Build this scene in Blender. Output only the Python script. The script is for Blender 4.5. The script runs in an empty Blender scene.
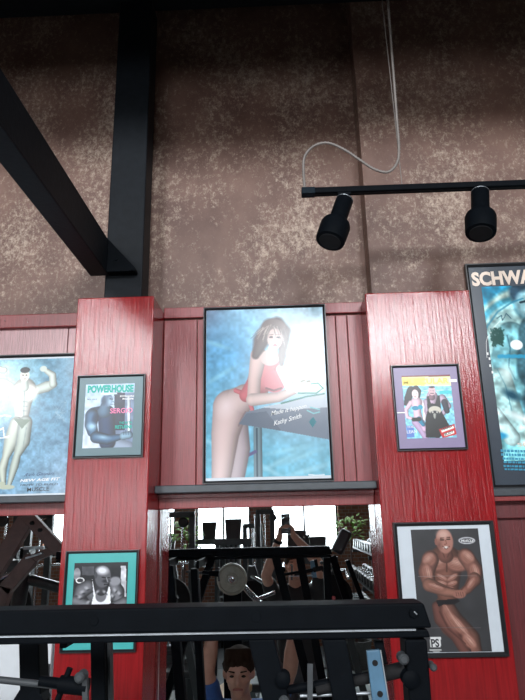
import bpy, bmesh, math, random
import numpy as np
from mathutils import Vector, Matrix, Quaternion
random.seed(7)
C = bpy.context.scene.collection
# ------------------------------------------------------------------ camera
F = 593.8; PITCH = 0.27631; YAW = 0.02763; ROLL = -0.02227
CAM = Vector((0, -2.5, 2.05))
_f = Vector((-math.sin(YAW)*math.cos(PITCH), math.cos(YAW)*math.cos(PITCH), math.sin(PITCH)))
_r = Vector((math.cos(YAW), math.sin(YAW), 0)); _u = _r.cross(_f)
_c, _s = math.cos(ROLL), math.sin(ROLL)
RX = _c*_r + _s*_u; UY = -_s*_r + _c*_u
cd = bpy.data.cameras.new('camera'); cam = bpy.data.objects.new('camera', cd); C.objects.link(cam)
cam.matrix_world = Matrix(((RX.x, UY.x, -_f.x, CAM.x), (RX.y, UY.y, -_f.y, CAM.y), (RX.z, UY.z, -_f.z, CAM.z), (0, 0, 0, 1)))
cd.sensor_fit = 'HORIZONTAL'; cd.sensor_width = 36; cd.lens = F/525*36; cd.clip_start = .004
bpy.context.scene.camera = cam
# ------------------------------------------------------------------ world, daylight, exposure
w = bpy.data.worlds.new('sky'); bpy.context.scene.world = w; w.use_nodes = True
w.node_tree.nodes['Background'].inputs[0].default_value = (.80, .90, 1, 1)
w.node_tree.nodes['Background'].inputs[1].default_value = 3.0
vs = bpy.context.scene.view_settings
vs.view_transform = 'Standard'; vs.look = 'None'; vs.gamma = 1; vs.use_curve_mapping = False
vs.exposure = 0.0
YB = -8.0                                   # room side of the back wall
# window openings in the back wall: x0, x1, z0, z1, radiance
LOWW = [(-4.1, -1.85, 1.5, 3.0, 8), (-1.50, -.56, 1.5, 3.0, 8), (-.22, .93, 1.5, 3.0, 8)]
HIGHW = [(-6.3, -4.6, 3.8, 4.6, 45), (-3.45, -2.35, 4.45, 5.75, 80), (-.15, 1.02, 4.30, 5.50, 50), (1.55, 2.75, 4.50, 5.90, 85)]
def area(x0, x1, z0, z1, L, col=(.93, .97, 1)):
    d = bpy.data.lights.new('daylight', 'AREA'); d.shape = 'RECTANGLE'
    d.size = x1-x0; d.size_y = z1-z0; d.energy = L*math.pi*d.size*d.size_y; d.color = col
    o = bpy.data.objects.new('daylight', d); C.objects.link(o)
    o.location = ((x0+x1)/2, YB-.24, (z0+z1)/2); o.rotation_euler = (math.radians(90), 0, 0)
    return o
for q in LOWW+HIGHW: area(*q)

def at(u, v, Y):
    d = _f + (u-262.5)/F*RX - (v-350)/F*UY
    return CAM + d*((Y-CAM.y)/d.y)
def vat(u, v, d):                            # a thing seen in the mirror, d metres of path in front of the lens
    p = at(u, v, d-2.5); return Vector((p.x, 2.5-d, p.z))
# ------------------------------------------------------------------ materials
def newmat(n):
    m = bpy.data.materials.new(n); m.use_nodes = True
    return m, m.node_tree, m.node_tree.nodes['Principled BSDF']
def N(nt, t, **k):
    n = nt.nodes.new(t)
    for a, b in k.items():
        if hasattr(n, a): setattr(n, a, b)
        else: n.inputs[a.replace('_', ' ')].default_value = b
    return n
def mat(n, col, rough=.5, metal=0, nscale=30, namp=.15, bump=.0, bscale=200, coat=0, spec=.5):
    m, nt, p = newmat(n); L = nt.links.new
    p.inputs['Roughness'].default_value = rough; p.inputs['Metallic'].default_value = metal
    p.inputs['Coat Weight'].default_value = coat; p.inputs['Specular IOR Level'].default_value = spec
    tc = N(nt, 'ShaderNodeTexCoord'); no = N(nt, 'ShaderNodeTexNoise', Scale=nscale, Detail=4)
    L(tc.outputs['Object'], no.inputs['Vector'])
    r = N(nt, 'ShaderNodeValToRGB')
    r.color_ramp.elements[0].position = .3; r.color_ramp.elements[1].position = .7
    r.color_ramp.elements[0].color = (*[c*(1-namp) for c in col], 1); r.color_ramp.elements[1].color = (*[min(1, c*(1+namp)) for c in col], 1)
    L(no.outputs['Fac'], r.inputs[0]); L(r.outputs[0], p.inputs['Base Color'])
    if bump:
        n2 = N(nt, 'ShaderNodeTexNoise', Scale=bscale, Detail=3); L(tc.outputs['Object'], n2.inputs['Vector'])
        b = N(nt, 'ShaderNodeBump', Strength=bump, Distance=.002); L(n2.outputs['Fac'], b.inputs['Height']); L(b.outputs[0], p.inputs['Normal'])
    return m
def wall_paint():
    m, nt, p = newmat('sponged_brown'); L = nt.links.new
    tc = N(nt, 'ShaderNodeTexCoord')
    mp = N(nt, 'ShaderNodeMapping'); mp.inputs['Scale'].default_value = (1, 1, .8); L(tc.outputs['Object'], mp.inputs[0])
    a = N(nt, 'ShaderNodeTexNoise', Scale=50, Detail=9, Roughness=.82, Distortion=.2); L(mp.outputs[0], a.inputs['Vector'])
    b = N(nt, 'ShaderNodeTexNoise', Scale=3.2, Detail=3); L(mp.outputs[0], b.inputs['Vector'])
    mx = N(nt, 'ShaderNodeMath', operation='MULTIPLY_ADD'); L(b.outputs['Fac'], mx.inputs[0]); mx.inputs[1].default_value = .36; L(a.outputs['Fac'], mx.inputs[2])
    rp = N(nt, 'ShaderNodeValToRGB'); rp.color_ramp.elements[0].position = .685; rp.color_ramp.elements[1].position = .865
    L(mx.outputs[0], rp.inputs[0])
    c2 = N(nt, 'ShaderNodeTexNoise', Scale=5, Detail=6, Roughness=.6); L(mp.outputs[0], c2.inputs['Vector'])
    base = N(nt, 'ShaderNodeValToRGB'); base.color_ramp.elements[0].position = .35; base.color_ramp.elements[1].position = .7
    base.color_ramp.elements[0].color = (.112, .055, .041, 1); base.color_ramp.elements[1].color = (.185, .102, .076, 1)
    L(c2.outputs['Fac'], base.inputs[0])
    mix = N(nt, 'ShaderNodeMix', data_type='RGBA'); L(rp.outputs[0], mix.inputs[0]); L(base.outputs[0], mix.inputs[6]); mix.inputs[7].default_value = (.46, .36, .285, 1)
    L(mix.outputs[2], p.inputs['Base Color'])
    p.inputs['Roughness'].default_value = .46
    mm = N(nt, 'ShaderNodeMath', operation='MULTIPLY'); mm.inputs[1].default_value = .35; L(rp.outputs[0], mm.inputs[0]); L(mm.outputs[0], p.inputs['Metallic'])
    bp = N(nt, 'ShaderNodeBump', Strength=.5, Distance=.004); L(a.outputs['Fac'], bp.inputs['Height']); L(bp.outputs[0], p.inputs['Normal'])
    return m
def red_wood(n, col, rough, bs, grain=1.0, gs=170):
    m, nt, p = newmat(n); L = nt.links.new
    tc = N(nt, 'ShaderNodeTexCoord'); mp = N(nt, 'ShaderNodeMapping'); mp.inputs['Scale'].default_value = (1, 1, .05); L(tc.outputs['Object'], mp.inputs[0])
    a = N(nt, 'ShaderNodeTexNoise', Scale=gs, Detail=5, Roughness=.6, Distortion=.25); L(mp.outputs[0], a.inputs['Vector'])
    b = N(nt, 'ShaderNodeTexNoise', Scale=320, Detail=2); L(tc.outputs['Object'], b.inputs['Vector'])
    r = N(nt, 'ShaderNodeValToRGB'); r.color_ramp.elements[0].position = .3; r.color_ramp.elements[1].position = .62
    r.color_ramp.elements[0].color = (*[c*.62 for c in col], 1); r.color_ramp.elements[1].color = (*col, 1)
    L(a.outputs['Fac'], r.inputs[0]); L(r.outputs[0], p.inputs['Base Color'])
    ad = N(nt, 'ShaderNodeMath', operation='MULTIPLY_ADD'); L(b.outputs['Fac'], ad.inputs[0]); ad.inputs[1].default_value = .18; L(a.outputs['Fac'], ad.inputs[2])
    bp = N(nt, 'ShaderNodeBump', Strength=bs, Distance=.003*grain); L(ad.outputs[0], bp.inputs['Height']); L(bp.outputs[0], p.inputs['Normal'])
    p.inputs['Roughness'].default_value = rough
    return m
def brick():
    m, nt, p = newmat('brick'); L = nt.links.new
    tc = N(nt, 'ShaderNodeTexCoord'); mp = N(nt, 'ShaderNodeMapping'); mp.inputs['Rotation'].default_value = (math.radians(90), 0, 0); L(tc.outputs['Object'], mp.inputs[0])
    b = N(nt, 'ShaderNodeTexBrick', Scale=4.5, Mortar_Size=.02); b.inputs['Color1'].default_value = (.30, .12, .07, 1); b.inputs['Color2'].default_value = (.19, .08, .05, 1); b.inputs['Mortar'].default_value = (.3, .27, .24, 1)
    L(mp.outputs[0], b.inputs['Vector']); L(b.outputs[0], p.inputs['Base Color']); p.inputs['Roughness'].default_value = .85
    return m
def mirror_mat():
    m, nt, p = newmat('mirror_glass'); p.inputs['Metallic'].default_value = 1; p.inputs['Roughness'].default_value = .004
    tc = N(nt, 'ShaderNodeTexCoord'); no = N(nt, 'ShaderNodeTexNoise', Scale=3); nt.links.new(tc.outputs['Object'], no.inputs['Vector'])
    r = N(nt, 'ShaderNodeValToRGB'); r.color_ramp.elements[0].color = (.76, .82, .83, 1); r.color_ramp.elements[1].color = (.82, .87, .88, 1)
    nt.links.new(no.outputs['Fac'], r.inputs[0]); nt.links.new(r.outputs[0], p.inputs['Base Color']); return m
def pane_mat():
    m, nt, p = newmat('window_glass'); L = nt.links.new
    t = N(nt, 'ShaderNodeBsdfTransparent'); g = N(nt, 'ShaderNodeBsdfGlossy'); g.inputs['Roughness'].default_value = .02
    x = N(nt, 'ShaderNodeMixShader'); x.inputs[0].default_value = .05; L(t.outputs[0], x.inputs[1]); L(g.outputs[0], x.inputs[2])
    L(x.outputs[0], nt.nodes['Material Output'].inputs[0]); return m
def print_mat(n='print', rough=.19):
    m, nt, p = newmat(n); a = N(nt, 'ShaderNodeVertexColor'); a.layer_name = 'Col'
    no = N(nt, 'ShaderNodeTexNoise', Scale=400); mx = N(nt, 'ShaderNodeMix', data_type='RGBA', blend_type='MULTIPLY'); mx.inputs[0].default_value = .08
    nt.links.new(a.outputs[0], mx.inputs[6]); nt.links.new(no.outputs['Color'], mx.inputs[7]); nt.links.new(mx.outputs[2], p.inputs['Base Color'])
    p.inputs['Roughness'].default_value = rough; return m
def s2l(c): return tuple((x/12.92 if x <= .04045 else ((x+.055)/1.055)**2.4) for x in c)
M = dict(
 brown=wall_paint(), red=red_wood('red_grained_paint', (.31, .013, .016), .14, .42, 1.2, 105), panel=red_wood('red_panel_paint', (.29, .045, .05), .33, .35), maroon=red_wood('maroon_plank', (.13, .018, .021), .4, .3), trimred=red_wood('dark_red_trim', (.27, .035, .035), .35, .3),
 pink=red_wood('glare_pale_red_plank', (.52, .27, .28), .3, .35),  # glare on these planks is mixed into the base colour
 blackwood=mat('black_painted_timber', (.009, .011, .014), .5, bump=.4, bscale=60, spec=.12), ledge=mat('charcoal_ledge_paint', (.040, .047, .056), .42, bump=.3, bscale=80),
 frame=mat('black_frame', (.012, .012, .014), .3), steel=mat('black_powder_coat', (.003, .0042, .006), .6, bump=.1, spec=.05), edge=mat('worn_steel_edge', (.40, .43, .46), .35, metal=.6),
 chrome=mat('chrome', (.7, .72, .74), .15, metal=1, namp=.03), gymsteel=mat('machine_enamel', (.035, .042, .046), .4), darkchrome=mat('dark_chrome', (.12, .12, .125), .3, metal=1), grey=mat('grey_metal', (.05, .055, .06), .5, spec=.3), bluesteel=mat('blue_steel', (.07, .16, .25), .45),
 plate=mat('iron_plate', (.30, .29, .24), .5, bump=.5), rubber=mat('black_rubber', (.012, .012, .013), .8, spec=.2), vinyl=mat('black_vinyl', (.012, .013, .016), .35), brownsteel=mat('brown_enamel', (.085, .038, .032), .45),
 white=mat('white_board', (.62, .65, .68), .5, namp=.03), tan=mat('tan_vinyl', (.5, .3, .15), .5), green=mat('leaf', (.20, .38, .06), .5), pot=mat('grey_pot', (.10, .10, .10), .8),
 floor=mat('concrete_floor', (.38, .42, .42), .55, nscale=3, namp=.3), ceil=mat('dark_ceiling', (.035, .028, .026), .9), side=mat('side_wall', (.26, .23, .21), .8, nscale=3), brick=brick(),
 mirror=mirror_mat(), pane=pane_mat(), prt=print_mat(), prt2=print_mat('print_matte', .32), skin=mat('skin', (.52, .28, .20), .5, namp=.08), hair=mat('hair', (.03, .018, .012), .9, spec=.1), dark_cloth=mat('black_cloth', (.02, .02, .022), .85),
 blue_cloth=mat('blue_cloth', (.035, .10, .30), .8), shorts=mat('grey_cloth', (.07, .07, .08), .85), shoe=mat('shoe', (.3, .3, .3), .6), eye=mat('eye', (.02, .015, .01), .2), lip=mat('lip', (.35, .12, .10), .5),
 tealmat=mat('turquoise_mat', s2l((.24, .66, .65)), .35, namp=.03), greymat=mat('slate_mat', s2l((.33, .44, .47)), .35, namp=.03), lilac=mat('lilac_mat', s2l((.53, .47, .61)), .35, namp=.03), whitemat=mat('white_mat', s2l((.80, .83, .86)), .35, namp=.03), blackmat=mat('black_mat', s2l((.24, .27, .31)), .25, namp=.03),
 i_white=mat('ink_white', (.85, .85, .85), .4, namp=.01), i_black=mat('ink_black', (.02, .02, .025), .4), i_teal=mat('ink_teal', s2l((.05, .66, .60)), .4, namp=.02), i_pink=mat('ink_pink', s2l((.93, .50, .68)), .4, namp=.02),
 i_tan=mat('ink_tan', s2l((.88, .80, .74)), .35, namp=.04), i_blue=mat('ink_blue', s2l((.18, .55, .68)), .35, namp=.04), i_yellow=mat('ink_yellow', s2l((.98, .88, .45)), .4, namp=.04), i_red=mat('ink_red', s2l((.80, .15, .2)), .4, namp=.04), i_navy=mat('ink_navy', s2l((.2, .25, .4)), .4), cable=mat('twisted_cable', (.20, .175, .16), .5))
# ------------------------------------------------------------------ mesh builder
class MB:
    def __init__(s): s.v = []; s.f = []
    def add(s, vs, fs):
        n = len(s.v); s.v += [tuple(x) for x in vs]; s.f += [tuple(i+n for i in f) for f in fs]; return s
    def box(s, x0, x1, y0, y1, z0, z1):
        return s.add([(x, y, z) for x in (x0, x1) for y in (y0, y1) for z in (z0, z1)], [(0, 1, 3, 2), (4, 6, 7, 5), (0, 4, 5, 1), (2, 3, 7, 6), (0, 2, 6, 4), (1, 5, 7, 3)])
    def bar(s, p, q, a, b=None, up=(0, 1, 0)):           # square tube from p to q; a across, b along up
        b = b or a; p = Vector(p); q = Vector(q); d = (q-p).normalized(); up = Vector(up)
        if abs(d.dot(up)) > .95: up = Vector((1, 0, 0))
        x = d.cross(up).normalized()*a/2; y = x.cross(d).normalized()*b/2
        vs = [e+i*x+j*y for e in (p, q) for i, j in ((-1, -1), (1, -1), (1, 1), (-1, 1))]
        return s.add(vs, [(3, 2, 1, 0), (4, 5, 6, 7), (0, 1, 5, 4), (1, 2, 6, 5), (2, 3, 7, 6), (3, 0, 4, 7)])
    def lathe(s, o, axis, prof, n=20):                   # prof: (dist along axis, radius)
        o = Vector(o); ax = Vector(axis).normalized(); t = Vector((0, 0, 1)) if abs(ax.z) < .9 else Vector((1, 0, 0))
        x = ax.cross(t).normalized(); y = ax.cross(x); vs = []; fs = []
        for h, r in prof:
            for k in range(n):
                a = 2*math.pi*k/n; vs.append(o+ax*h+(x*math.cos(a)+y*math.sin(a))*r)
        for i in range(len(prof)-1):
            for k in range(n): fs.append((i*n+k, i*n+(k+1) % n, (i+1)*n+(k+1) % n, (i+1)*n+k))
        fs.append(tuple(range(n))[::-1]); fs.append(tuple((len(prof)-1)*n+k for k in range(n)))
        return s.add(vs, fs)
    def cyl(s, p, q, r, r2=None, n=16):
        p = Vector(p); q = Vector(q); return s.lathe(p, q-p, [(0, r), ((q-p).length, r2 or r)], n)
    def cap(s, p, q, r, r2=None, n=14):
        p = Vector(p); q = Vector(q); r2 = r2 or r; Ln = (q-p).length; ax = (q-p) if Ln > 1e-6 else Vector((0, 0, 1)); pr = []
        for k in range(1, 6): a = math.pi/2*k/5; pr.append((-r*math.cos(a), max(r*math.sin(a), 1e-4)))
        for k in range(5): a = math.pi/2*k/5; pr.append((Ln+r2*math.sin(a), max(r2*math.cos(a), 1e-4)))
        return s.lathe(p, ax, [(-r*.999, r*.08)]+pr+[(Ln+r2*.999, r2*.08)], n)
    def ell(s, c, rx, ry, rz, n=20, m=12):
        vs = []; fs = []
        for i in range(m+1):
            t = math.pi*(i+.02)/(m+.04)
            for k in range(n):
                a = 2*math.pi*k/n; vs.append((c[0]+rx*math.sin(t)*math.cos(a), c[1]+ry*math.sin(t)*math.sin(a), c[2]+rz*math.cos(t)))
        for i in range(m):
            for k in range(n): fs.append((i*n+k, (i+1)*n+k, (i+1)*n+(k+1) % n, i*n+(k+1) % n))
        fs.append(tuple(range(n))); fs.append(tuple(m*n+k for k in range(n))[::-1]); return s.add(vs, fs)
    def tube(s, pts, r, n=10):
        pts = [Vector(p) for p in pts]; vs = []; fs = []; x = None
        for i, p in enumerate(pts):
            d = (pts[min(i+1, len(pts)-1)]-pts[max(i-1, 0)]).normalized()
            if x is None: x = d.cross(Vector((0, 1, .3))).normalized()
            x = (x-d*x.dot(d)).normalized(); y = d.cross(x)
            rr = r(i) if callable(r) else r
            for k in range(n):
                a = 2*math.pi*k/n; q = rr*(1+(.28*math.cos(2*(a-i*.9)) if callable(r) else 0)); vs.append(p+(x*math.cos(a)+y*math.sin(a))*q)
        for i in range(len(pts)-1):
            for k in range(n): fs.append((i*n+k, i*n+(k+1) % n, (i+1)*n+(k+1) % n, (i+1)*n+k))
        fs += [tuple(range(n))[::-1], tuple((len(pts)-1)*n+k for k in range(n))]; return s.add(vs, fs)
    def prism(s, poly, d):                               # poly: points, extruded by vector d
        n = len(poly); d = Vector(d); P = [Vector(p) for p in poly]
        return s.add(P+[p+d for p in P], [tuple(range(n)), tuple(range(n, 2*n))[::-1]]+[(i, (i+1) % n, n+(i+1) % n, n+i) for i in range(n)])
    def build(s, name, m, parent=None, bevel=0, smooth=False):
        off = Vector((0, 0, 0)); p = parent
        while p: off += p.location; p = p.parent
        me = bpy.data.meshes.new(name); me.from_pydata([tuple(Vector(v)-off) for v in s.v], [], s.f); me.update()
        bm = bmesh.new(); bm.from_mesh(me); bmesh.ops.recalc_face_normals(bm, faces=bm.faces); bm.to_mesh(me); bm.free()
        o = bpy.data.objects.new(name, me); C.objects.link(o); me.materials.append(m); o.parent = parent
        if smooth:
            for q in me.polygons: q.use_smooth = True
            if smooth != 'all':
                try: me.set_sharp_from_angle(angle=math.radians(40))
                except Exception: pass
        if bevel:
            b = o.modifiers.new('bevel', 'BEVEL'); b.width = bevel; b.segments = 2; b.limit_method = 'ANGLE'
        return o
def tag(o, label, cat, group=None, kind=None):
    o['label'] = label; o['category'] = cat
    if group: o['group'] = group
    if kind: o['kind'] = kind
    return o
def thing(name, loc, label, cat, group=None):
    o = bpy.data.objects.new(name, None); o.location = loc; o.empty_display_size = .1; C.objects.link(o); return tag(o, label, cat, group)
def struct(o): o['kind'] = 'structure'; return o
def copy_tree(o, parent=None):
    c = o.copy(); C.objects.link(c); c.parent = parent
    for ch in list(o.children): copy_tree(ch, c)
    return c
# ------------------------------------------------------------------ room shell
XL, XR, ZC = -7.0, 5.5, 6.2
struct(MB().box(XL-.2, XR+.2, YB-.2, .4, -.1, 0).build('floor', M['floor']))
struct(MB().box(XL-.2, XR+.2, YB-.2, .4, ZC, ZC+.1).build('ceiling', M['ceil']))
struct(MB().box(XL-.2, XL, YB-.2, .4, 0, ZC).build('wall_left', M['side']))
struct(MB().box(XR, XR+.2, YB-.2, .4, 0, ZC).build('wall_right', M['side']))
ZT = 2.957                                    # top of the red panelling
XS = at(371, 280, -.05).x
fw = MB()
fw.box(XL, -.60, 0, .4, 0, ZC)                # left bay
fw.box(-.60, XS, 0, .4, 0, ZT); fw.box(-.60, XS, .07, .4, ZT, ZC)     # centre bay, upper part set back
fw.box(XS, XR, -.05, .4, 0, ZC)
struct(fw.build('wall_front', M['brown']))
bw = MB(); hs = LOWW+HIGHW
xs = sorted({XL, XR, *[h[0] for h in hs], *[h[1] for h in hs]}); zs = sorted({0, ZC, *[h[2] for h in hs], *[h[3] for h in hs]})
for i in range(len(xs)-1):
    for j in range(len(zs)-1):
        mx, mz = (xs[i]+xs[i+1])/2, (zs[j]+zs[j+1])/2
        if not any(h[0] < mx < h[1] and h[2] < mz < h[3] for h in hs): bw.box(xs[i], xs[i+1], YB-.2, YB, zs[j], zs[j+1])
struct(bw.build('wall_back', M['brick']))
for n, (x0, x1, z0, z1, L) in enumerate(hs):
    f = MB(); t = .035; y0, y1 = YB-.14, YB-.08
    f.box(x0, x1, y0, y1, z0, z0+t); f.box(x0, x1, y0, y1, z1-t, z1); f.box(x0, x0+t, y0, y1, z0, z1); f.box(x1-t, x1, y0, y1, z0, z1)
    f.box((x0+x1)/2-.015, (x0+x1)/2+.015, y0, y1, z0, z1)
    fr = struct(f.build('window_%d' % (n+1), M['frame']))
    MB().box(x0+t, x1-t, YB-.112, YB-.108, z0+t, z1-t).build('pane', M['pane'], fr)
# skirting along the side walls
struct(MB().box(XL, XL+.02, YB, 0, 0, .15).build('baseboard_left', M['trimred']))
struct(MB().box(XR-.02, XR, YB, -.05, 0, .15).build('baseboard_right', M['trimred']))
# header beam at the top of the wall
tag(MB().box(XL, XR, -.20, -.051, 4.57, 4.86).build('header_beam', M['blackwood'], bevel=.01), 'black horizontal timber running across the very top of the brown wall', 'beam')
# unseen bulkhead above the view, added to keep window light off the upper wall
struct(MB().box(XL, XR, -1.30, -1.0, 3.98, ZC).build('added_bulkhead', M['ceil']))
# ------------------------------------------------------------------ pillars
yl, yr = -.23, -.17
a = at(78, 297, yl); b = at(154, 297, yl); PLX0, PLX1, PLZ = a.x, b.x, (a.z+b.z)/2
tag(MB().box(PLX0, PLX1, yl, 0, 0, PLZ).build('pillar', M['red'], bevel=.004), 'glossy red wood-grained pillar on the left, under the black post', 'pillar', 'red wall pillars')
a = at(365, 293, yr); b = at(469, 290, yr); PRX0, PRX1, PRZ = a.x, b.x, (a.z+b.z)/2
tag(MB().prism([(PRX0, yr, 0), (PRX1, yr, 0), (PRX1, -.05, 0), (XS, -.05, 0), (XS, 0, 0), (PRX0, 0, 0)], (0, 0, PRZ)).build('pillar', M['red'], bevel=.004), 'glossy red wood-grained pillar on the right, with the lilac-matted frame', 'pillar', 'red wall pillars')
# vertical black post and the beam running back over the room
a = at(109, 200, -.13); b = at(145, 200, -.13); POX0, POX1 = a.x, b.x
tag(MB().box(POX0, POX1, -.13, -.001, PLZ, 4.57).build('timber_post', M['blackwood'], bevel=.006), 'black square vertical timber post standing on top of the left red pillar', 'post')
e0 = at(90, 276, -.14); e1 = at(109, 275, -.14); et = at(109, 243, -.14)
bm_ = thing('ceiling_beam', ((e0.x+e1.x)/2, -.14, e0.z), 'black boxed timber beam coming out over the room from the foot of the black post', 'beam')
MB().box(e0.x, e1.x, YB, -.135, e0.z, et.z).build('timber', M['blackwood'], bm_, bevel=.004)
br = MB(); g = at(122, 254, -.14); k = at(137, 276, -.14)
br.prism([(e1.x, -.18, et.z), (e1.x, -.18, e0.z), (k.x, -.18, e0.z), (k.x, -.18, e0.z+.015)], (0, .05, 0)); br.build('bracket', M['steel'], bm_, bevel=.002)
bb = MB()
for (u, v) in ((116, 259), (131, 269)):
    q = at(u, v, -.185); MB().cyl(q, q+Vector((0, .01, 0)), .006).build('bolt', M['steel'], bm_)
# ------------------------------------------------------------------ panelling
def planks(x0, x1, z0, z1, y, th, edges, mt, name):
    m = MB(); e = [x0]+edges+[x1]
    for i in range(len(e)-1): m.box(e[i]+.0015, e[i+1]-.0015, y-th, y, z0, z1)
    return struct(m.build(name, mt, bevel=.0025))
planks(PLX1, PRX0+.02, 2.10, 2.905, 0, .012, [-.355, .255, .305], M['panel'], 'trim_1')
struct(MB().box(PLX1, PRX0+.02, -.022, 0, 2.912, ZT+.004).build('trim_2', M['panel'], bevel=.003))
struct(MB().box(PLX1, PRX0, -.028, -.012, 2.094, 2.150).build('trim_3', M['trimred'], bevel=.003))
planks(-3.0, PLX0, 2.10, 2.90, 0, .012, [-2.6, -2.2, -1.8, -1.4, -.93], M['pink'], 'trim_4')
struct(MB().box(-3.0, PLX0, -.035, 0, 2.885, 2.948).build('trim_5', M['trimred'], bevel=.004))
struct(MB().box(-3.0, PLX0, -.028, -.012, 2.082, 2.132).build('trim_6', M['trimred'], bevel=.003))
planks(PRX1, 3.2, .1, 2.14, -.05, .012, [1.02, 1.3, 1.6, 2.0, 2.4, 2.8], M['maroon'], 'trim_7')
a = at(525, 489, -.06)
struct(MB().box(PRX1, 3.2, -.085, -.062, 2.03, 2.10).build('trim_8', M['maroon'], bevel=.003))
pm = MB()
for (u, v) in ((5, 321), (27, 319), (28, 322)):
    q = at(u, v, -.035); MB().lathe(q, (0, -1, 0), [(0, .003), (.003, .002)], 10).build('screw', M['chrome'], bpy.data.objects['trim_5'])
# ledges
a = at(200, 484.6, -.12); b = at(200, 492.6, -.12)
LZ1, LZ0 = a.z, b.z
def ledge(x0, x1, y0, y1, z0, z1, label):
    t = thing('ledge', ((x0+x1)/2, (y0+y1)/2, z0), label, 'ledge', 'black wall ledges')
    MB().box(x0, x1, y0, y1, z0, z1).build('shelf_board', M['ledge'], t, bevel=.004)
    q = MB().box(x0, x1, max(y0, -.12)+.08 if y1 >= 0 else y0+.01, y1, z0-.018, z0).build('support_strip', M['trimred'], t, bevel=.002)
    return t
ledge(PLX1, PRX0, -.12, 0, LZ0, LZ1, 'charcoal black ledge directly under the large poster of the woman')
ledge(-3.0, PLX0, -.10, 0, 2.130, 2.158, 'black ledge under the bodybuilder poster left of the left pillar')
ledge(PRX1, 3.2, -.14, -.05, 2.112, 2.142, 'black ledge under the big film poster at the right edge')
# ------------------------------------------------------------------ mirrors
def wall_mirror(x0, x1, z0, z1, label):
    t = thing('wall_mirror', ((x0+x1)/2, 0, z0), label, 'mirror', 'wall mirrors')
    MB().box(x0, x1, -.006, -.0005, z0, z1).build('mirror_glass', M['mirror'], t)
    for xa in (x0, x1-.012): MB().box(xa, xa+.012, -.012, -.001, z0, z1).build('edge_strip', M['chrome'], t, bevel=.002)
    MB().box(x0, x1, -.012, -.001, z0-.012, z0).build('edge_strip', M['chrome'], t, bevel=.002)
    return t
wall_mirror(PLX1+.002, PRX0-.002+.012, .35, 2.094, 'large wall mirror between the two red pillars, reflecting the gym')
wall_mirror(-3.0, PLX0-.002, .35, 2.082, 'wall mirror left of the left red pillar, reflecting brown machine arms')
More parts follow.
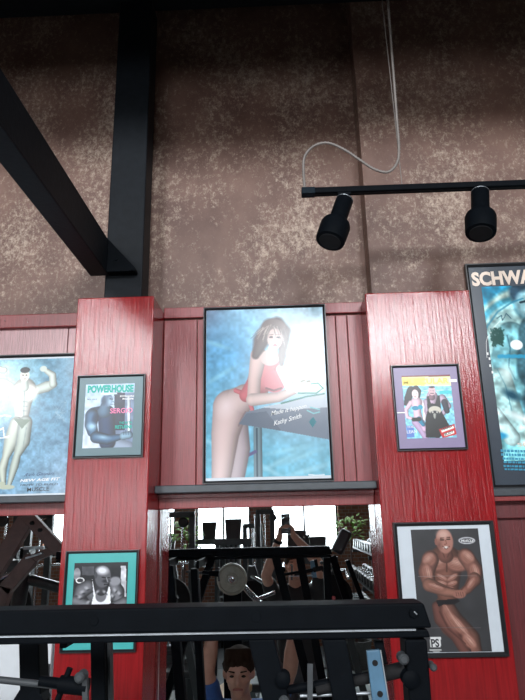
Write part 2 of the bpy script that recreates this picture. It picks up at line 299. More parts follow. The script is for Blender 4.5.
# ------------------------------------------------------------------ printed pictures
class Paint:
    """picture painted on a fine mesh grid; points are given in the photo's pixels after x = ox + zx/sc"""
    def __init__(s, X0, X1, Z0, Z1, Y, org, sc, res, bg):
        s.X0, s.Z1, s.Y, s.org, s.sc = X0, Z1, Y, org, sc; s.W, s.H = X1-X0, Z1-Z0
        s.nx, s.ny = max(8, int(s.W/res)), max(8, int(s.H/res))
        s.x, s.y = np.meshgrid(np.linspace(0, s.W, s.nx+1), np.linspace(0, s.H, s.ny+1))
        s.im = np.zeros(s.x.shape+(3,))+np.array(bg); s.res = res
        c = s.m(0, 0); d = s.m(100, 0); s.k = (d[0]-c[0])/100
        s.rng = np.random.RandomState(3)
    def m(s, zx, zy):
        p = at(s.org[0]+zx/s.sc, s.org[1]+zy/s.sc, s.Y); return p.x-s.X0, s.Z1-p.z
    def mix(s, a, col):
        a = np.clip(a, 0, 1)[..., None]; s.im = s.im*(1-a)+np.array(col)*a
    def ell(s, cx, cy, rx, ry, col, ang=0, soft=.15, al=1):
        x, y = s.m(cx, cy); a = math.radians(ang); dx, dy = s.x-x, s.y-y
        u = (dx*math.cos(a)+dy*math.sin(a))/(rx*s.k); v = (-dx*math.sin(a)+dy*math.cos(a))/(ry*s.k)
        d = np.sqrt(u*u+v*v); s.mix(al*(1+soft/2-d)/max(soft, 1e-3), col)
    def limb(s, pts, rs, col, dk=.45, soft=.12, lit=-.35, al=1):
        col = np.array(col); P = [s.m(*p) for p in pts]
        best = np.full(s.x.shape, 9.); sd = np.zeros(s.x.shape)
        for i in range(len(P)-1):
            (x0, y0), (x1, y1) = P[i], P[i+1]; L2 = (x1-x0)**2+(y1-y0)**2+1e-12; L = L2**.5
            t = np.clip(((s.x-x0)*(x1-x0)+(s.y-y0)*(y1-y0))/L2, 0, 1)
            r = (rs[i]*(1-t)+rs[i+1]*t)*s.k
            d = np.hypot(s.x-x0-t*(x1-x0), s.y-y0-t*(y1-y0))/r
            hx = (s.x-x0-t*(x1-x0))/r
            q = d < best; best = np.where(q, d, best); sd = np.where(q, hx, sd)
        sh = 1-dk*np.clip(best, 0, 1)**2+lit*sd*.4
        a = np.clip((1+soft/2-best)/soft, 0, 1)*al
        s.im = s.im*(1-a[..., None])+np.clip(col*sh[..., None], 0, 1)*a[..., None]
    def poly(s, pts, col, al=1):
        P = [s.m(*p) for p in pts]; ins = np.zeros(s.x.shape, bool); j = len(P)-1
        for i in range(len(P)):
            (xi, yi), (xj, yj) = P[i], P[j]
            c = ((yi > s.y) != (yj > s.y)) & (s.x < (xj-xi)*(s.y-yi)/(yj-yi+1e-12)+xi); ins ^= c; j = i
        s.mix(ins*al, col)
    def line(s, pts, r, col, al=1): s.limb(pts, [r]*len(pts), col, 0, .5, 0, al)
    def grad(s, c0, c1, p0, p1, al=1):
        (x0, y0), (x1, y1) = s.m(*p0), s.m(*p1); L2 = (x1-x0)**2+(y1-y0)**2
        t = np.clip(((s.x-x0)*(x1-x0)+(s.y-y0)*(y1-y0))/L2, 0, 1)[..., None]
        s.im = s.im*(1-al)+al*(np.array(c0)*(1-t)+np.array(c1)*t)
    def blotch(s, amp, cell):
        n0, n1 = int(s.H/(cell*s.k))+3, int(s.W/(cell*s.k))+3; g = s.rng.rand(n0, n1)
        fy, fx = s.y/(cell*s.k), s.x/(cell*s.k); iy, ix = fy.astype(int), fx.astype(int); ty, tx = fy-iy, fx-ix; ty = ty*ty*(3-2*ty); tx = tx*tx*(3-2*tx)
        iy1, ix1 = np.minimum(iy+1, n0-1), np.minimum(ix+1, n1-1)
        v = (g[iy, ix]*(1-tx)+g[iy, ix1]*tx)*(1-ty)+(g[iy1, ix]*(1-tx)+g[iy1, ix1]*tx)*ty
        s.im *= (1+amp*(v-.5)*2)[..., None]
    def contrast(s, g, mid=.5): s.im = np.clip((np.clip(s.im, 0, 1)**g-mid)*1.25+mid, 0, 1)
    def build(s, name, parent, mt):
        im = np.clip(s.im, 0, 1); lin = np.where(im <= .04045, im/12.92, ((im+.055)/1.055)**2.4)
        nx, ny = s.nx, s.ny; n = (nx+1)*(ny+1)
        off = parent.location
        co = np.stack([s.x+s.X0-off.x, np.full(s.x.shape, s.Y)-off.y, s.Z1-s.y-off.z], -1).reshape(-1)
        i, j = np.meshgrid(np.arange(ny), np.arange(nx), indexing='ij'); a = (i*(nx+1)+j).reshape(-1)
        fc = np.stack([a, a+nx+1, a+nx+2, a+1], -1)
        me = bpy.data.meshes.new(name); me.vertices.add(n); me.vertices.foreach_set('co', co)
        me.loops.add(fc.size); me.loops.foreach_set('vertex_index', fc.reshape(-1).astype(np.int32))
        me.polygons.add(len(fc)); me.polygons.foreach_set('loop_start', (np.arange(len(fc))*4).astype(np.int32))
        me.update(); at_ = me.color_attributes.new('Col', 'FLOAT_COLOR', 'POINT')
        at_.data.foreach_set('color', np.concatenate([lin.reshape(-1, 3), np.ones((n, 1))], 1).reshape(-1).astype(np.float32))
        me.materials.append(mt); o = bpy.data.objects.new(name, me); C.objects.link(o); o.parent = parent; return o
def lettering(body, p, q, h, Y, mt, parent, shear=0, rot=None, name='lettering', bold=0, mirror=False):
    """text from photo pixel p (left baseline) to q (right baseline), cap height h in pixels"""
    cu = bpy.data.curves.new('t', 'FONT'); cu.body = body; cu.size = 1; cu.shear = shear; cu.offset = bold; cu.extrude = 0; cu.resolution_u = 3
    to = bpy.data.objects.new('t', cu); C.objects.link(to); dg = bpy.context.evaluated_depsgraph_get(); me = bpy.data.meshes.new_from_object(to.evaluated_get(dg))
    bpy.data.objects.remove(to)
    A, B, D = at(*p, Y), at(*q, Y), at(p[0], p[1]-h, Y)
    X = np.array([v.co[:] for v in me.vertices]); x0, x1 = X[:, 0].min(), X[:, 0].max(); ch = .70
    ex = Vector((B.x-A.x, 0, B.z-A.z)); L = ex.length; ex.normalize(); ez = Vector((-ex.z, 0, ex.x)); hh = (D-A).length
    off = parent.location
    for v in me.vertices:
        t = (v.co.x-x0)/(x1-x0)*L; v.co = Vector((A.x, Y, A.z))+ex*t+ez*(v.co.y/ch*hh)-off
    me.materials.clear(); me.materials.append(mt); me.name = name
    o = bpy.data.objects.new(name, me); C.objects.link(o); o.parent = parent; return o
def rect(cs, Y):
    P = [at(u, v, Y) for u, v in cs]     # tl tr br bl
    return (P[0].x+P[3].x)/2, (P[1].x+P[2].x)/2, (P[2].z+P[3].z)/2, (P[0].z+P[1].z)/2
def framed(name, label, cat, cs, yback, depth, fw, matm, group=None, fm=None):
    """empty + frame moulding + backing; returns (empty, inner rect, front Y of the mat)"""
    yf = yback-depth; X0, X1, Z0, Z1 = rect(cs, yf)
    t = thing(name, ((X0+X1)/2, yback, Z0), label, cat, group)
    f = MB(); prof = [(0, 0), (0, -depth), (fw*.35, -depth), (fw, -depth*.72), (fw, -depth*.3), (fw, 0)]
    cor = [(X0, Z0, 1, 1), (X1, Z0, -1, 1), (X1, Z1, -1, -1), (X0, Z1, 1, -1)]
    vs = [(x+sx*d, yback+y, z+sz*d) for x, z, sx, sz in cor for d, y in prof]; n = len(prof)
    fs = [(i*n+k, i*n+(k+1) % n, ((i+1) % 4)*n+(k+1) % n, ((i+1) % 4)*n+k) for i in range(4) for k in range(n)]
    f.add(vs, fs).build('frame', fm or M['frame'], t)
    ym = yback-depth*.5
    MB().box(X0+fw*.9, X1-fw*.9, ym, yback-.001, Z0+fw*.9, Z1-fw*.9).build('mat_board', matm, t)
    return t, (X0+fw, X1-fw, Z0+fw, Z1-fw), ym
SK = (.84, .70, .66)
# --- large poster of the woman leaning on a table
t, (X0, X1, Z0, Z1), ym = framed('framed_poster', 'large black-framed poster of a woman in a pink leotard leaning on a grey table', 'poster', [(202, 308), (326, 303), (333.5, 481), (204, 484)], -.030, .022, .0115, M['whitemat'])
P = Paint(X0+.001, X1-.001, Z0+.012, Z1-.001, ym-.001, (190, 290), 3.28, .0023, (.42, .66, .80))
P.grad((.44, .62, .76), (.36, .68, .78), (200, 60), (250, 620))
P.ell(60, 70, 130, 110, (.36, .36, .45), soft=1.6); P.ell(300, 120, 210, 260, (.62, .84, .95), soft=1.2, al=.9); P.ell(400, 190, 190, 250, (.72, .84, .90), soft=1.3)  # pale blue towards the upper right paints glare into the print
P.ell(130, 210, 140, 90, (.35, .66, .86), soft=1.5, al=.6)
P.blotch(.10, 22); P.blotch(.07, 9)
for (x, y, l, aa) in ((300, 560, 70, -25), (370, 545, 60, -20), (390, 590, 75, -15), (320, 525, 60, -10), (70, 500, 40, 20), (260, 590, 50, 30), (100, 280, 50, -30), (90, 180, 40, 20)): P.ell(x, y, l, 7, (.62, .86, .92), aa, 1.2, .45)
P.limb([(222, 455), (224, 628)], [13, 13], (.46, .56, .60), .3); P.line([(219, 455), (221, 628)], 3, (.25, .33, .38)); P.line([(185, 545), (215, 530)], 5, (.35, .33, .50))
P.limb([(150, 420), (165, 520), (150, 620)], [36, 30, 26], (.72, .66, .68), .3)
P.limb([(225, 330), (180, 350), (134, 384), (116, 470), (108, 560), (100, 640)], [30, 40, 56, 43, 34, 27], (.84, .74, .73), .34, .08, -.3)
P.ell(118, 380, 26, 34, (.93, .86, .86), 20, 1, .5); P.line([(182, 400), (168, 425), (160, 445)], 3, (.50, .42, .44), .7); P.limb([(150, 330), (190, 345), (205, 395)], [7, 9, 6], (.80, .45, .48), .2)
P.poly([(160, 440), (185, 400), (300, 372), (445, 340), (465, 492), (300, 462)], (.46, .50, .56)); P.grad
P.poly([(230, 385), (300, 372), (445, 340), (452, 385), (330, 392)], (.80, .84, .88), .8); P.poly([(160, 440), (185, 405), (250, 398), (300, 462)], (.36, .40, .46), .6)
P.line([(300, 372), (380, 350), (440, 340)], 2.5, (.20, .45, .42))
P.limb([(185, 345), (230, 300), (262, 235)], [22, 40, 36], (.80, .44, .47), .25); P.ell(278, 300, 34, 36, (.78, .42, .46)); P.line([(250, 322), (275, 330), (300, 322)], 3, (.45, .25, .28))
P.limb([(225, 215), (212, 290), (208, 358)], [26, 20, 20], (.86, .74, .72), .3); P.limb([(205, 360), (290, 352), (352, 325)], [20, 15, 12], (.88, .78, .76), .3)
P.limb([(300, 260), (325, 320), (365, 318)], [16, 12, 12], (.95, .90, .90), .15); P.ell(262, 222, 30, 26, (.84, .72, .70))
P.limb([(355, 322), (430, 322)], [16, 14], (.94, .98, .97), .1); P.line([(355, 338), (415, 338), (436, 322), (420, 306), (398, 308)], 2.5, (.20, .50, .46))
P.line([(365, 300), (375, 296)], 3.5, (.4, .4, .35)); P.line([(385, 300), (393, 299)], 3.5, (.4, .4, .35))
hc = (.34, .28, .28)
P.limb([(262, 118), (235, 165), (215, 215)], [24, 26, 12], hc, .25, .5); P.limb([(285, 112), (312, 135), (302, 215), (300, 245)], [24, 18, 12, 6], hc, .25, .5)
P.ell(274, 120, 38, 26, (.40, .34, .33)); P.ell(278, 160, 24, 34, (.80, .68, .66)); P.limb([(272, 190), (268, 215)], [14, 16], (.90, .82, .81), .1)
for i in range(46):
    x = 225+i*1.9+random.uniform(-4, 4); y = 112+abs(i-24)*.9+random.uniform(-6, 8); sx = -1 if i < 24 else .5; P.line([(x, y), (x+sx*random.uniform(6, 26), y+random.uniform(15, 60))], 1.1, random.choice([(.35, .30, .30), (.78, .72, .68), (.45, .40, .40)]), .55) if (i < 16 or i > 32 or y < 125) else None
for ex in (266, 290): P.ell(ex, 155, 7, 3.4, (.12, .10, .14)); P.line([(ex-7, 147), (ex+7, 146)], 1.2, (.5, .42, .4))
P.line([(279, 158), (281, 170)], 1.3, (.78, .66, .64)); P.ell(279, 181, 7, 2.6, (.72, .40, .42))
P.poly([(390, 432), (404, 415), (415, 432), (402, 452)], (.10, .45, .50)); P.line([(385, 395), (405, 405), (425, 400)], 2, (.5, .75, .78)); P.line([(395, 385), (425, 392)], 2, (.5, .75, .78))
P.line([(390, 606), (415, 608), (440, 606)], 2, (.85, .92, .95))
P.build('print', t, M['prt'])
y2 = ym-.0022
lettering('Made it happen', (271, 415.5), (307, 407.5), 4.2, y2, M['i_white'], t, .5, name='handwriting', bold=.006); lettering('Kathy Smith', (274, 425.5), (302, 417.5), 4.5, y2, M['i_white'], t, .5, name='handwriting', bold=.006)

# --- bodybuilder poster on the left
t, (X0, X1, Z0, Z1), ym = framed('framed_poster', 'black-framed blue poster of a bodybuilder with one arm flexed, at the left edge', 'poster', [(-82, 358), (80, 352), (68, 496), (-88, 503)], -.014, .022, .012, M['whitemat'])
X1 = min(X1, -.845); 
P = Paint(X0+.008, X1-.001, Z0+.008, Z1-.008, ym-.001, (0, 350), 4.375, .0026, (.42, .60, .70))
P.grad((.36, .54, .62), (.60, .70, .78), (200, 30), (200, 620)); P.grad((.45, .68, .78), (.55, .62, .68), (-100, 300), (330, 300), .35)
P.ell(15, 130, 120, 130, (.80, .93, .96), soft=1.4, al=.9); P.blotch(.10, 18); P.blotch(.06, 6)  # pale ellipse at the left stands in for glare on the poster
SB = (.80, .83, .80); OR = (.55, .60, .60)
P.limb([(70, 185), (20, 150), (-50, 130)], [26, 24, 20], (.92, .93, .90), .2); P.limb([(-50, 130), (-35, 80), (20, 88)], [18, 18, 13], (.9, .92, .9), .2)
P.limb([(160, 175), (205, 160), (232, 150)], [20, 24, 18], SB, .35); P.limb([(232, 150), (230, 110), (190, 82)], [16, 15, 9], SB, .35); P.ell(190, 82, 15, 13, SB)
P.limb([(105, 175), (98, 240), (95, 300)], [52, 38, 28], (.86, .86, .83), .35); P.ell(78, 190, 30, 34, (.92, .90, .87), 0, .5, .8); P.ell(135, 188, 30, 34, (.90, .89, .86), 0, .5, .8)
P.line([(107, 165), (103, 300)], 3, OR, .7)
for yy in (225, 245, 265): P.line([(88, yy), (120, yy+2)], 2, OR, .6)
P.limb([(72, 320), (50, 400), (25, 470), (10, 520), (15, 590)], [28, 32, 16, 19, 9], (.80, .82, .78), .4); P.limb([(110, 318), (100, 400), (75, 460), (62, 510), (40, 590)], [30, 30, 16, 18, 9], (.76, .79, .76), .4); P.ell(28, 600, 34, 9, (.74, .76, .70)); P.ell(5, 585, 18, 8, (.74, .76, .70))
P.poly([(58, 298), (135, 305), (95, 345)], (.50, .55, .50)); P.line([(85, 330), (70, 420)], 2, OR, .6); P.line([(115, 340), (100, 430)], 2, OR, .6)
P.limb([(108, 140), (108, 165)], [15, 18], SB, .2); P.ell(108, 112, 20, 27, (.87, .86, .83)); P.ell(110, 88, 21, 13, (.22, .26, .28)); P.ell(101, 110, 4, 2, (.3, .3, .3)); P.ell(116, 110, 4, 2, (.3, .3, .3)); P.line([(104, 127), (113, 127)], 1.5, (.5, .4, .4))
P.line([(0, 290), (20, 286), (46, 290)], 3, (.95, .97, .97)); P.line([(0, 350), (14, 340), (18, 380), (40, 378)], 2.4, (.95, .97, .97)); P.line([(0, 385), (35, 384)], 2, (.95, .97, .97))
P.contrast(1.12)
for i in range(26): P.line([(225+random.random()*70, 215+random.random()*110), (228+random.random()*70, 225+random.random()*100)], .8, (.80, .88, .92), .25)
P.build('print', t, M['prt'])
y2 = ym-.0022
lettering('Rich Gaspari', (24, 476.5), (55, 474.5), 3.2, y2, M['i_navy'], t, .6, name='handwriting'); lettering('NEW AGE FIT', (20, 482), (60, 480), 2.6, y2, M['i_white'], t, .2, bold=.03)
lettering('HOW TO BUILD', (20, 486), (58, 485), 2.0, y2, M['i_black'], t, .2, bold=.01); lettering('MUSCLE', (27, 491.5), (49, 490.5), 3.8, y2, M['i_black'], t, 0, bold=.01)

# --- magazine cover on the left pillar
t, (X0, X1, Z0, Z1), ym = framed('framed_magazine', 'slate-matted framed magazine cover with a teal title, on the left pillar', 'picture', [(79, 374.5), (146, 374.5), (141.5, 457), (70.5, 458)], yl, .016, .008, M['greymat'])
mr = rect([(86.5, 384), (135, 384), (132, 447.5), (82, 448)], ym)
P = Paint(*mr, ym-.001, (80, 380), 8.75, .0017, (.62, .68, .76))
P.grad((.74, .80, .86), (.82, .85, .90), (50, 100), (50, 580)); P.poly([(300, 110), (480, 110), (465, 600), (300, 600)], (.55, .60, .68)); P.poly([(300, 110), (395, 110), (390, 440), (300, 440)], (.24, .28, .38)); P.limb([(425, 150), (428, 450)], [16, 16], (.80, .82, .85), .4); P.blotch(.08, 30)
P.limb([(300, 560), (420, 600)], [60, 60], (.66, .70, .76), .2)
P.limb([(120, 300), (230, 290), (240, 540)], [60, 70, 70], (.30, .38, .50), .3)
P.limb([(105, 310), (95, 390), (110, 450)], [58, 52, 46], (.42, .54, .64), .5); P.ell(105, 405, 40, 32, (.70, .80, .86), 0, .9, .8); P.ell(140, 330, 30, 45, (.22, .30, .40), 20, .9, .6)
P.limb([(140, 500), (240, 520), (340, 500)], [50, 44, 26], (.40, .52, .62), .5); P.ell(200, 500, 60, 18, (.66, .76, .82), 8, .9, .6)
P.limb([(380, 490), (430, 480)], [34, 32], (.62, .72, .78), .4); P.limb([(220, 230), (215, 270)], [42, 60], (.44, .54, .62), .3)
P.ell(240, 175, 46, 58, (.46, .54, .62)); P.ell(262, 190, 22, 38, (.66, .74, .80), 0, .8, .7); P.limb([(195, 120), (320, 118)], [16, 7], (.82, .88, .92), .2); P.ell(235, 110, 45, 22, (.82, .88, .92)); P.ell(205, 185, 22, 40, (.34, .42, .50), 0, .6, .7); P.line([(262, 165), (285, 168)], 4, (.2, .25, .3)); P.line([(270, 215), (290, 212)], 3, (.3, .35, .4)); P.ell(293, 190, 9, 9, (.6, .68, .74))
for i in range(6): P.line([(385+i*14, 440), (382+i*14, 480)], 3, (.3, .38, .45), .6)
P.line([(425, 240), (428, 440)], 5, (.9, .92, .95))
P.contrast(1.35); P.build('magazine_cover', t, M['prt2'])
y2 = ym-.0022
lettering('POWERHOUSE', (87.5, 392.5), (133.5, 391.5), 6.6, y2, M['i_teal'], t, 0, bold=.055); lettering('SERGIO', (110, 413.3), (132.5, 412.5), 4.8, y2, M['i_pink'], t, 0, bold=.02)
lettering('THE MYTH', (119, 424), (132, 423.5), 2.2, y2, M['i_teal'], t, 0, bold=.03); lettering('RETURNS', (115, 428.5), (132, 428), 3.0, y2, M['i_teal'], t, 0, bold=.05)
lettering('BODYBUILDING', (120, 397), (134, 396.8), 1.6, y2, M['i_white'], t, 0, bold=.03); lettering('MAGAZINE', (122.5, 399.6), (133.5, 399.4), 1.6, y2, M['i_white'], t, 0, bold=.03); lettering('FALL ISSUE', (87, 400), (97, 399.8), 1.3, y2, M['i_black'], t)

# --- turquoise matted picture on the left pillar
t, (X0, X1, Z0, Z1), ym = framed('framed_photograph', 'turquoise-matted black and white photo of a man in a tank top, left pillar', 'picture', [(66, 551.5), (140, 549.5), (134, 651), (58.5, 655)], yl, .018, .009, M['tealmat'])
mr = rect([(74.5, 562.5), (128, 562.5), (126, 628), (71, 628)], ym)
P = Paint(*mr, ym-.001, (68, 560), 7.836, .0017, (.22, .22, .24))
P.poly([(110, 50), (205, 50), (205, 120), (110, 120)], (.40, .40, .42)); P.poly([(415, 45), (455, 45), (455, 300), (415, 300)], (.82, .82, .84)); P.ell(70, 110, 28, 45, (.62, .62, .64)); P.ell(95, 160, 34, 22, (.90, .90, .90)); P.ell(95, 160, 25, 14, (.3, .3, .32)); P.blotch(.15, 25)
g = (.55, .55, .57)
P.limb([(205, 260), (320, 260)], [60, 60], (.50, .50, .52), .3); P.limb([(160, 210), (110, 240), (85, 290)], [52, 56, 44], g, .55); P.limb([(360, 190), (385, 250), (395, 300)], [44, 56, 46], g, .55); P.ell(370, 165, 46, 32, (.62, .62, .64), 0, .4); P.limb([(60, 320), (150, 350)], [38, 34], g, .5); P.limb([(440, 330), (370, 360)], [38, 34], g, .5)
P.poly([(190, 150), (210, 260), (262, 330), (300, 270), (310, 200), (330, 215), (335, 360), (180, 360), (200, 280)], (.90, .90, .92)); P.ell(258, 280, 42, 45, (.52, .52, .54))
P.limb([(265, 185), (262, 225)], [58, 50], (.34, .34, .36), .4); P.ell(273, 130, 62, 78, (.46, .46, .48)); P.ell(268, 82, 45, 28, (.86, .86, .88), 8, .9); P.ell(218, 120, 12, 24, (.38, .38, .40)); P.ell(300, 165, 30, 12, (.28, .28, .3), 0, .8)
P.line([(268, 135), (295, 140)], 4, (.12, .12, .14)); P.line([(310, 140), (325, 138)], 4, (.12, .12, .14)); P.limb([(303, 140), (312, 168)], [6, 8], (.6, .6, .62)); P.line([(285, 192), (318, 188)], 4, (.15, .15, .16))
for (x, y) in ((110, 250), (145, 220), (90, 290), (365, 235), (400, 260), (345, 280), (160, 330), (230, 250), (285, 250)): P.ell(x, y, 17, 11, (.74, .74, .76), random.uniform(-60, 60), 1, .7); P.ell(x+14, y+14, 14, 6, (.25, .25, .27), random.uniform(-60, 60), 1, .6)
P.poly([(30, 365), (460, 352), (460, 378), (30, 385)], (.80, .80, .82))
P.contrast(1.2)
for i in range(18): P.line([(50+i*22, 372-i*.5), (60+i*22, 371-i*.5)], 3, (.2, .2, .2), .7)
P.poly([(20, 385), (470, 378), (470, 560), (10, 560)], (.30, .30, .32))
P.build('print', t, M['prt2'])

# --- magazine in lilac mat on the right pillar
t, (X0, X1, Z0, Z1), ym = framed('framed_magazine', 'lilac-matted framed magazine cover of a bikini model beside a man, on the right pillar', 'picture', [(389.5, 366), (458, 363), (469, 448), (399.5, 452)], yr, .016, .0085, M['lilac'])
mr = rect([(401, 376), (449.5, 374.5), (457, 437.5), (407.5, 438.5)], ym)
P = Paint(*mr, ym-.001, (395, 370), 8.08, .0017, (.62, .82, .88))
P.blotch(.12, 16)
for i in range(26): P.line([(70+i*15, 150+(i*37) % 130), (110+i*15, 146+(i*37) % 130)], 4, (.90, .96, .98), .6)
P.poly([(40, 40), (460, 35), (462, 52), (42, 58)], (.55, .18, .2)); P.poly([(42, 58), (462, 52), (465, 128), (48, 128)], (.98, .93, .74)); P.poly([(50, 60), (240, 58), (240, 128), (50, 128)], (.98, .90, .58)); P.poly([(360, 165), (470, 165), (470, 190), (360, 195)], (.35, .78, .80))
P.limb([(130, 160), (105, 230), (85, 275)], [30, 30, 14], (.20, .19, .24), .2); P.limb([(170, 145), (195, 170), (195, 220)], [22, 18, 8], (.25, .22, .26), .2)
S1 = (.90, .80, .84)
P.limb([(130, 265), (90, 320), (100, 380), (160, 400)], [20, 15, 13, 13], S1, .25); P.limb([(215, 255), (240, 320), (238, 400)], [18, 13, 12], (.95, .92, .95), .2); P.limb([(175, 260), (180, 340), (190, 400)], [44, 30, 36], S1, .25); P.limb([(170, 420), (220, 490), (255, 560)], [34, 30, 22], (.78, .70, .80), .3); P.limb([(215, 420), (240, 480)], [24, 22], (.85, .76, .84), .3)
P.ell(163, 195, 26, 38, (.95, .86, .86)); P.ell(163, 216, 9, 3, (.75, .35, .4)); P.ell(153, 190, 4, 2, (.2, .2, .2)); P.ell(174, 190, 4, 2, (.2, .2, .2))
P.ell(165, 308, 28, 18, (.12, .62, .72)); P.ell(205, 300, 20, 18, (.15, .68, .76)); P.limb([(195, 395), (228, 440)], [20, 16], (.15, .60, .70), .2); P.limb([(150, 400), (195, 398)], [16, 16], (.15, .14, .2), .1)
P.limb([(300, 210), (285, 330)], [44, 50], (.80, .72, .78), .25); P.limb([(380, 230), (430, 290), (390, 350)], [34, 24, 18], (.78, .72, .78), .3); P.limb([(250, 250), (262, 330)], [18, 18], (.76, .70, .76), .3)
P.poly([(258, 210), (275, 210), (290, 270), (325, 270), (345, 205), (362, 205), (375, 330), (440, 450), (360, 550), (250, 545), (245, 400), (262, 330)], (.15, .16, .20)); P.limb([(400, 260), (420, 330)], [26, 22], (.34, .34, .4), .3)
P.limb([(298, 200), (298, 220)], [20, 26], (.60, .50, .54), .2); P.ell(298, 168, 29, 38, (.84, .74, .76)); P.ell(298, 138, 25, 9, (.40, .36, .38)); P.line([(286, 188), (312, 188)], 3, (.35, .25, .28)); P.ell(290, 168, 4, 2, (.2, .2, .2)); P.ell(308, 168, 4, 2, (.2, .2, .2))
P.ell(322, 325, 52, 34, (.80, .78, .74)); P.ell(322, 345, 34, 16, (.20, .2, .24)); P.ell(305, 340, 8, 8, (.75, .74, .72)); P.ell(340, 340, 8, 8, (.75, .74, .72)); P.limb([(322, 360), (322, 385)], [12, 8], (.7, .7, .68), .2)
P.poly([(355, 480), (480, 435), (500, 520), (385, 550)], (.80, .22, .26)); P.poly([(370, 487), (470, 450), (478, 468), (380, 505)], (.95, .92, .90)); P.poly([(395, 515), (475, 490), (480, 510), (400, 535)], (.95, .92, .90))
P.poly([(90, 450), (150, 450), (160, 545), (95, 545)], (.45, .52, .78), .7)
P.contrast(1.35); P.build('magazine_cover', t, M['prt2'])
y2 = ym-.0022
lettering('MUSCULAR', (403, 384.5), (449, 383), 5.2, y2, M['i_yellow'], t, 0, bold=.03); lettering('HARD', (442, 431), (452.5, 426.8), 2.4, y2, M['i_black'], t, .1, bold=.02); lettering('BODY', (445, 435.5), (454, 432.5), 2.4, y2, M['i_black'], t, .1, bold=.02)
lettering('THE BIG', (407, 428), (414, 427.8), 2, y2, M['i_white'], t, 0, bold=.01); lettering('LEAN', (407, 433.4), (417, 433), 3.2, y2, M['i_white'], t, 0, bold=.01)
q0 = at(449, 379.3, ym-.002); q1 = at(457, 382, ym-.002); MB().box(q0.x, q1.x, ym-.0025, ym-.0005, q1.z, q0.z).build('label_strip', M['i_white'], t); q0 = at(397, 412.2, ym-.002); q1 = at(405, 413.2, ym-.002); MB().box(q0.x, q1.x, ym-.0025, ym-.0005, q1.z, q0.z).build('label_strip', M['i_white'], t)

# --- portrait of the posing man, right pillar
t, (X0, X1, Z0, Z1), ym = framed('framed_photograph', 'black-framed photo of a bald bodybuilder clasping hands, low on the right pillar', 'picture', [(394.5, 522), (492, 521), (511, 656), (402, 659)], yr, .020, .014, M['whitemat'])
mr = rect([(411.5, 529), (476, 529), (491, 652), (416, 652)], ym)
hb = rect([(411.5, 529), (477, 529), (493, 652), (420, 652)], ym)
P = Paint(hb[0], hb[1], hb[2], hb[3], ym-.001, (395, 520), 4.04, .0022, (.23, .23, .24))
P.blotch(.08, 40)
S2 = (.60, .41, .36); D2 = (.30, .18, .155); H2 = (.80, .63, .57)
def musc(x, y, l, w_, an, n=4, al=.55):
    """a muscle belly: highlight, dark border and fine striations"""
    ca, sa = math.cos(math.radians(an)), math.sin(math.radians(an))
    P.ell(x, y, l*1.15, w_*1.25, D2, an, .5, al*.7); P.ell(x, y, l, w_, S2, an, .35, .9); P.ell(x-sa*-w_*.25, y-ca*w_*.3, l*.75, w_*.45, H2, an, .9, al*1.1)
    for k in range(n):
        o = (k-(n-1)/2)*w_*1.5/n; P.line([(x-ca*l*.6-sa*o, y-sa*l*.6+ca*o), (x+ca*l*.6-sa*o, y+sa*l*.6+ca*o)], 1.1, D2, .28)
P.limb([(200, 345), (232, 420), (300, 480), (322, 535)], [36, 50, 42, 30], (.58, .40, .35), .55); P.limb([(170, 350), (185, 400), (250, 470), (285, 530)], [20, 26, 24, 22], (.44, .28, .25), .5)
musc(225, 400, 55, 20, 62, 4); musc(255, 425, 60, 18, 50, 4); musc(300, 490, 32, 20, 50, 3); P.line([(205, 345), (250, 420), (300, 470)], 2, H2, .5); P.line([(180, 370), (215, 440), (285, 500)], 3, D2, .6)
P.limb([(150, 165), (255, 165)], [40, 40], S2, .35); P.limb([(205, 170), (212, 300)], [66, 40], (.50, .33, .28), .45)
musc(190, 232, 24, 9, 30, 2); musc(232, 232, 24, 9, -30, 2); musc(190, 255, 20, 9, 15, 2); musc(232, 256, 20, 9, -15, 2); musc(212, 278, 26, 10, 0, 2)
musc(170, 175, 46, 26, -6, 6); musc(248, 178, 42, 26, 12, 6); P.line([(209, 155), (209, 208)], 3, D2, .8)
P.limb([(145, 158), (126, 210), (140, 262)], [32, 31, 25], S2, .55); P.limb([(286, 148), (322, 200), (322, 238)], [32, 31, 27], S2, .55)
musc(138, 160, 28, 24, -40, 5); musc(292, 150, 28, 24, 40, 5); musc(130, 212, 30, 20, 80, 4); musc(322, 206, 28, 19, 75, 4)
P.limb([(138, 262), (205, 288), (262, 298)], [26, 20, 13], (.62, .43, .37), .5); P.limb([(322, 238), (295, 276), (262, 300)], [25, 18, 13], (.58, .39, .34), .5)
musc(165, 270, 32, 12, 18, 3); musc(308, 256, 26, 11, -50, 3)
P.line([(165, 258), (205, 272), (250, 280)], 2.2, D2, .7); P.line([(300, 235), (285, 262), (268, 282)], 2.2, D2, .7)
P.ell(260, 300, 25, 15, (.60, .41, .36), 0, .25)
for k in range(4): P.line([(246+k*9, 292), (250+k*9, 308)], 1.4, D2, .6)
P.poly([(165, 325), (200, 322), (255, 318), (262, 328), (240, 342), (205, 340), (176, 350)], (.12, .11, .12))
P.limb([(206, 122), (204, 140)], [23, 32], (.48, .31, .27), .35); P.line([(190, 125), (200, 150)], 2.5, D2, .6); P.line([(222, 125), (212, 150)], 2.5, D2, .6)
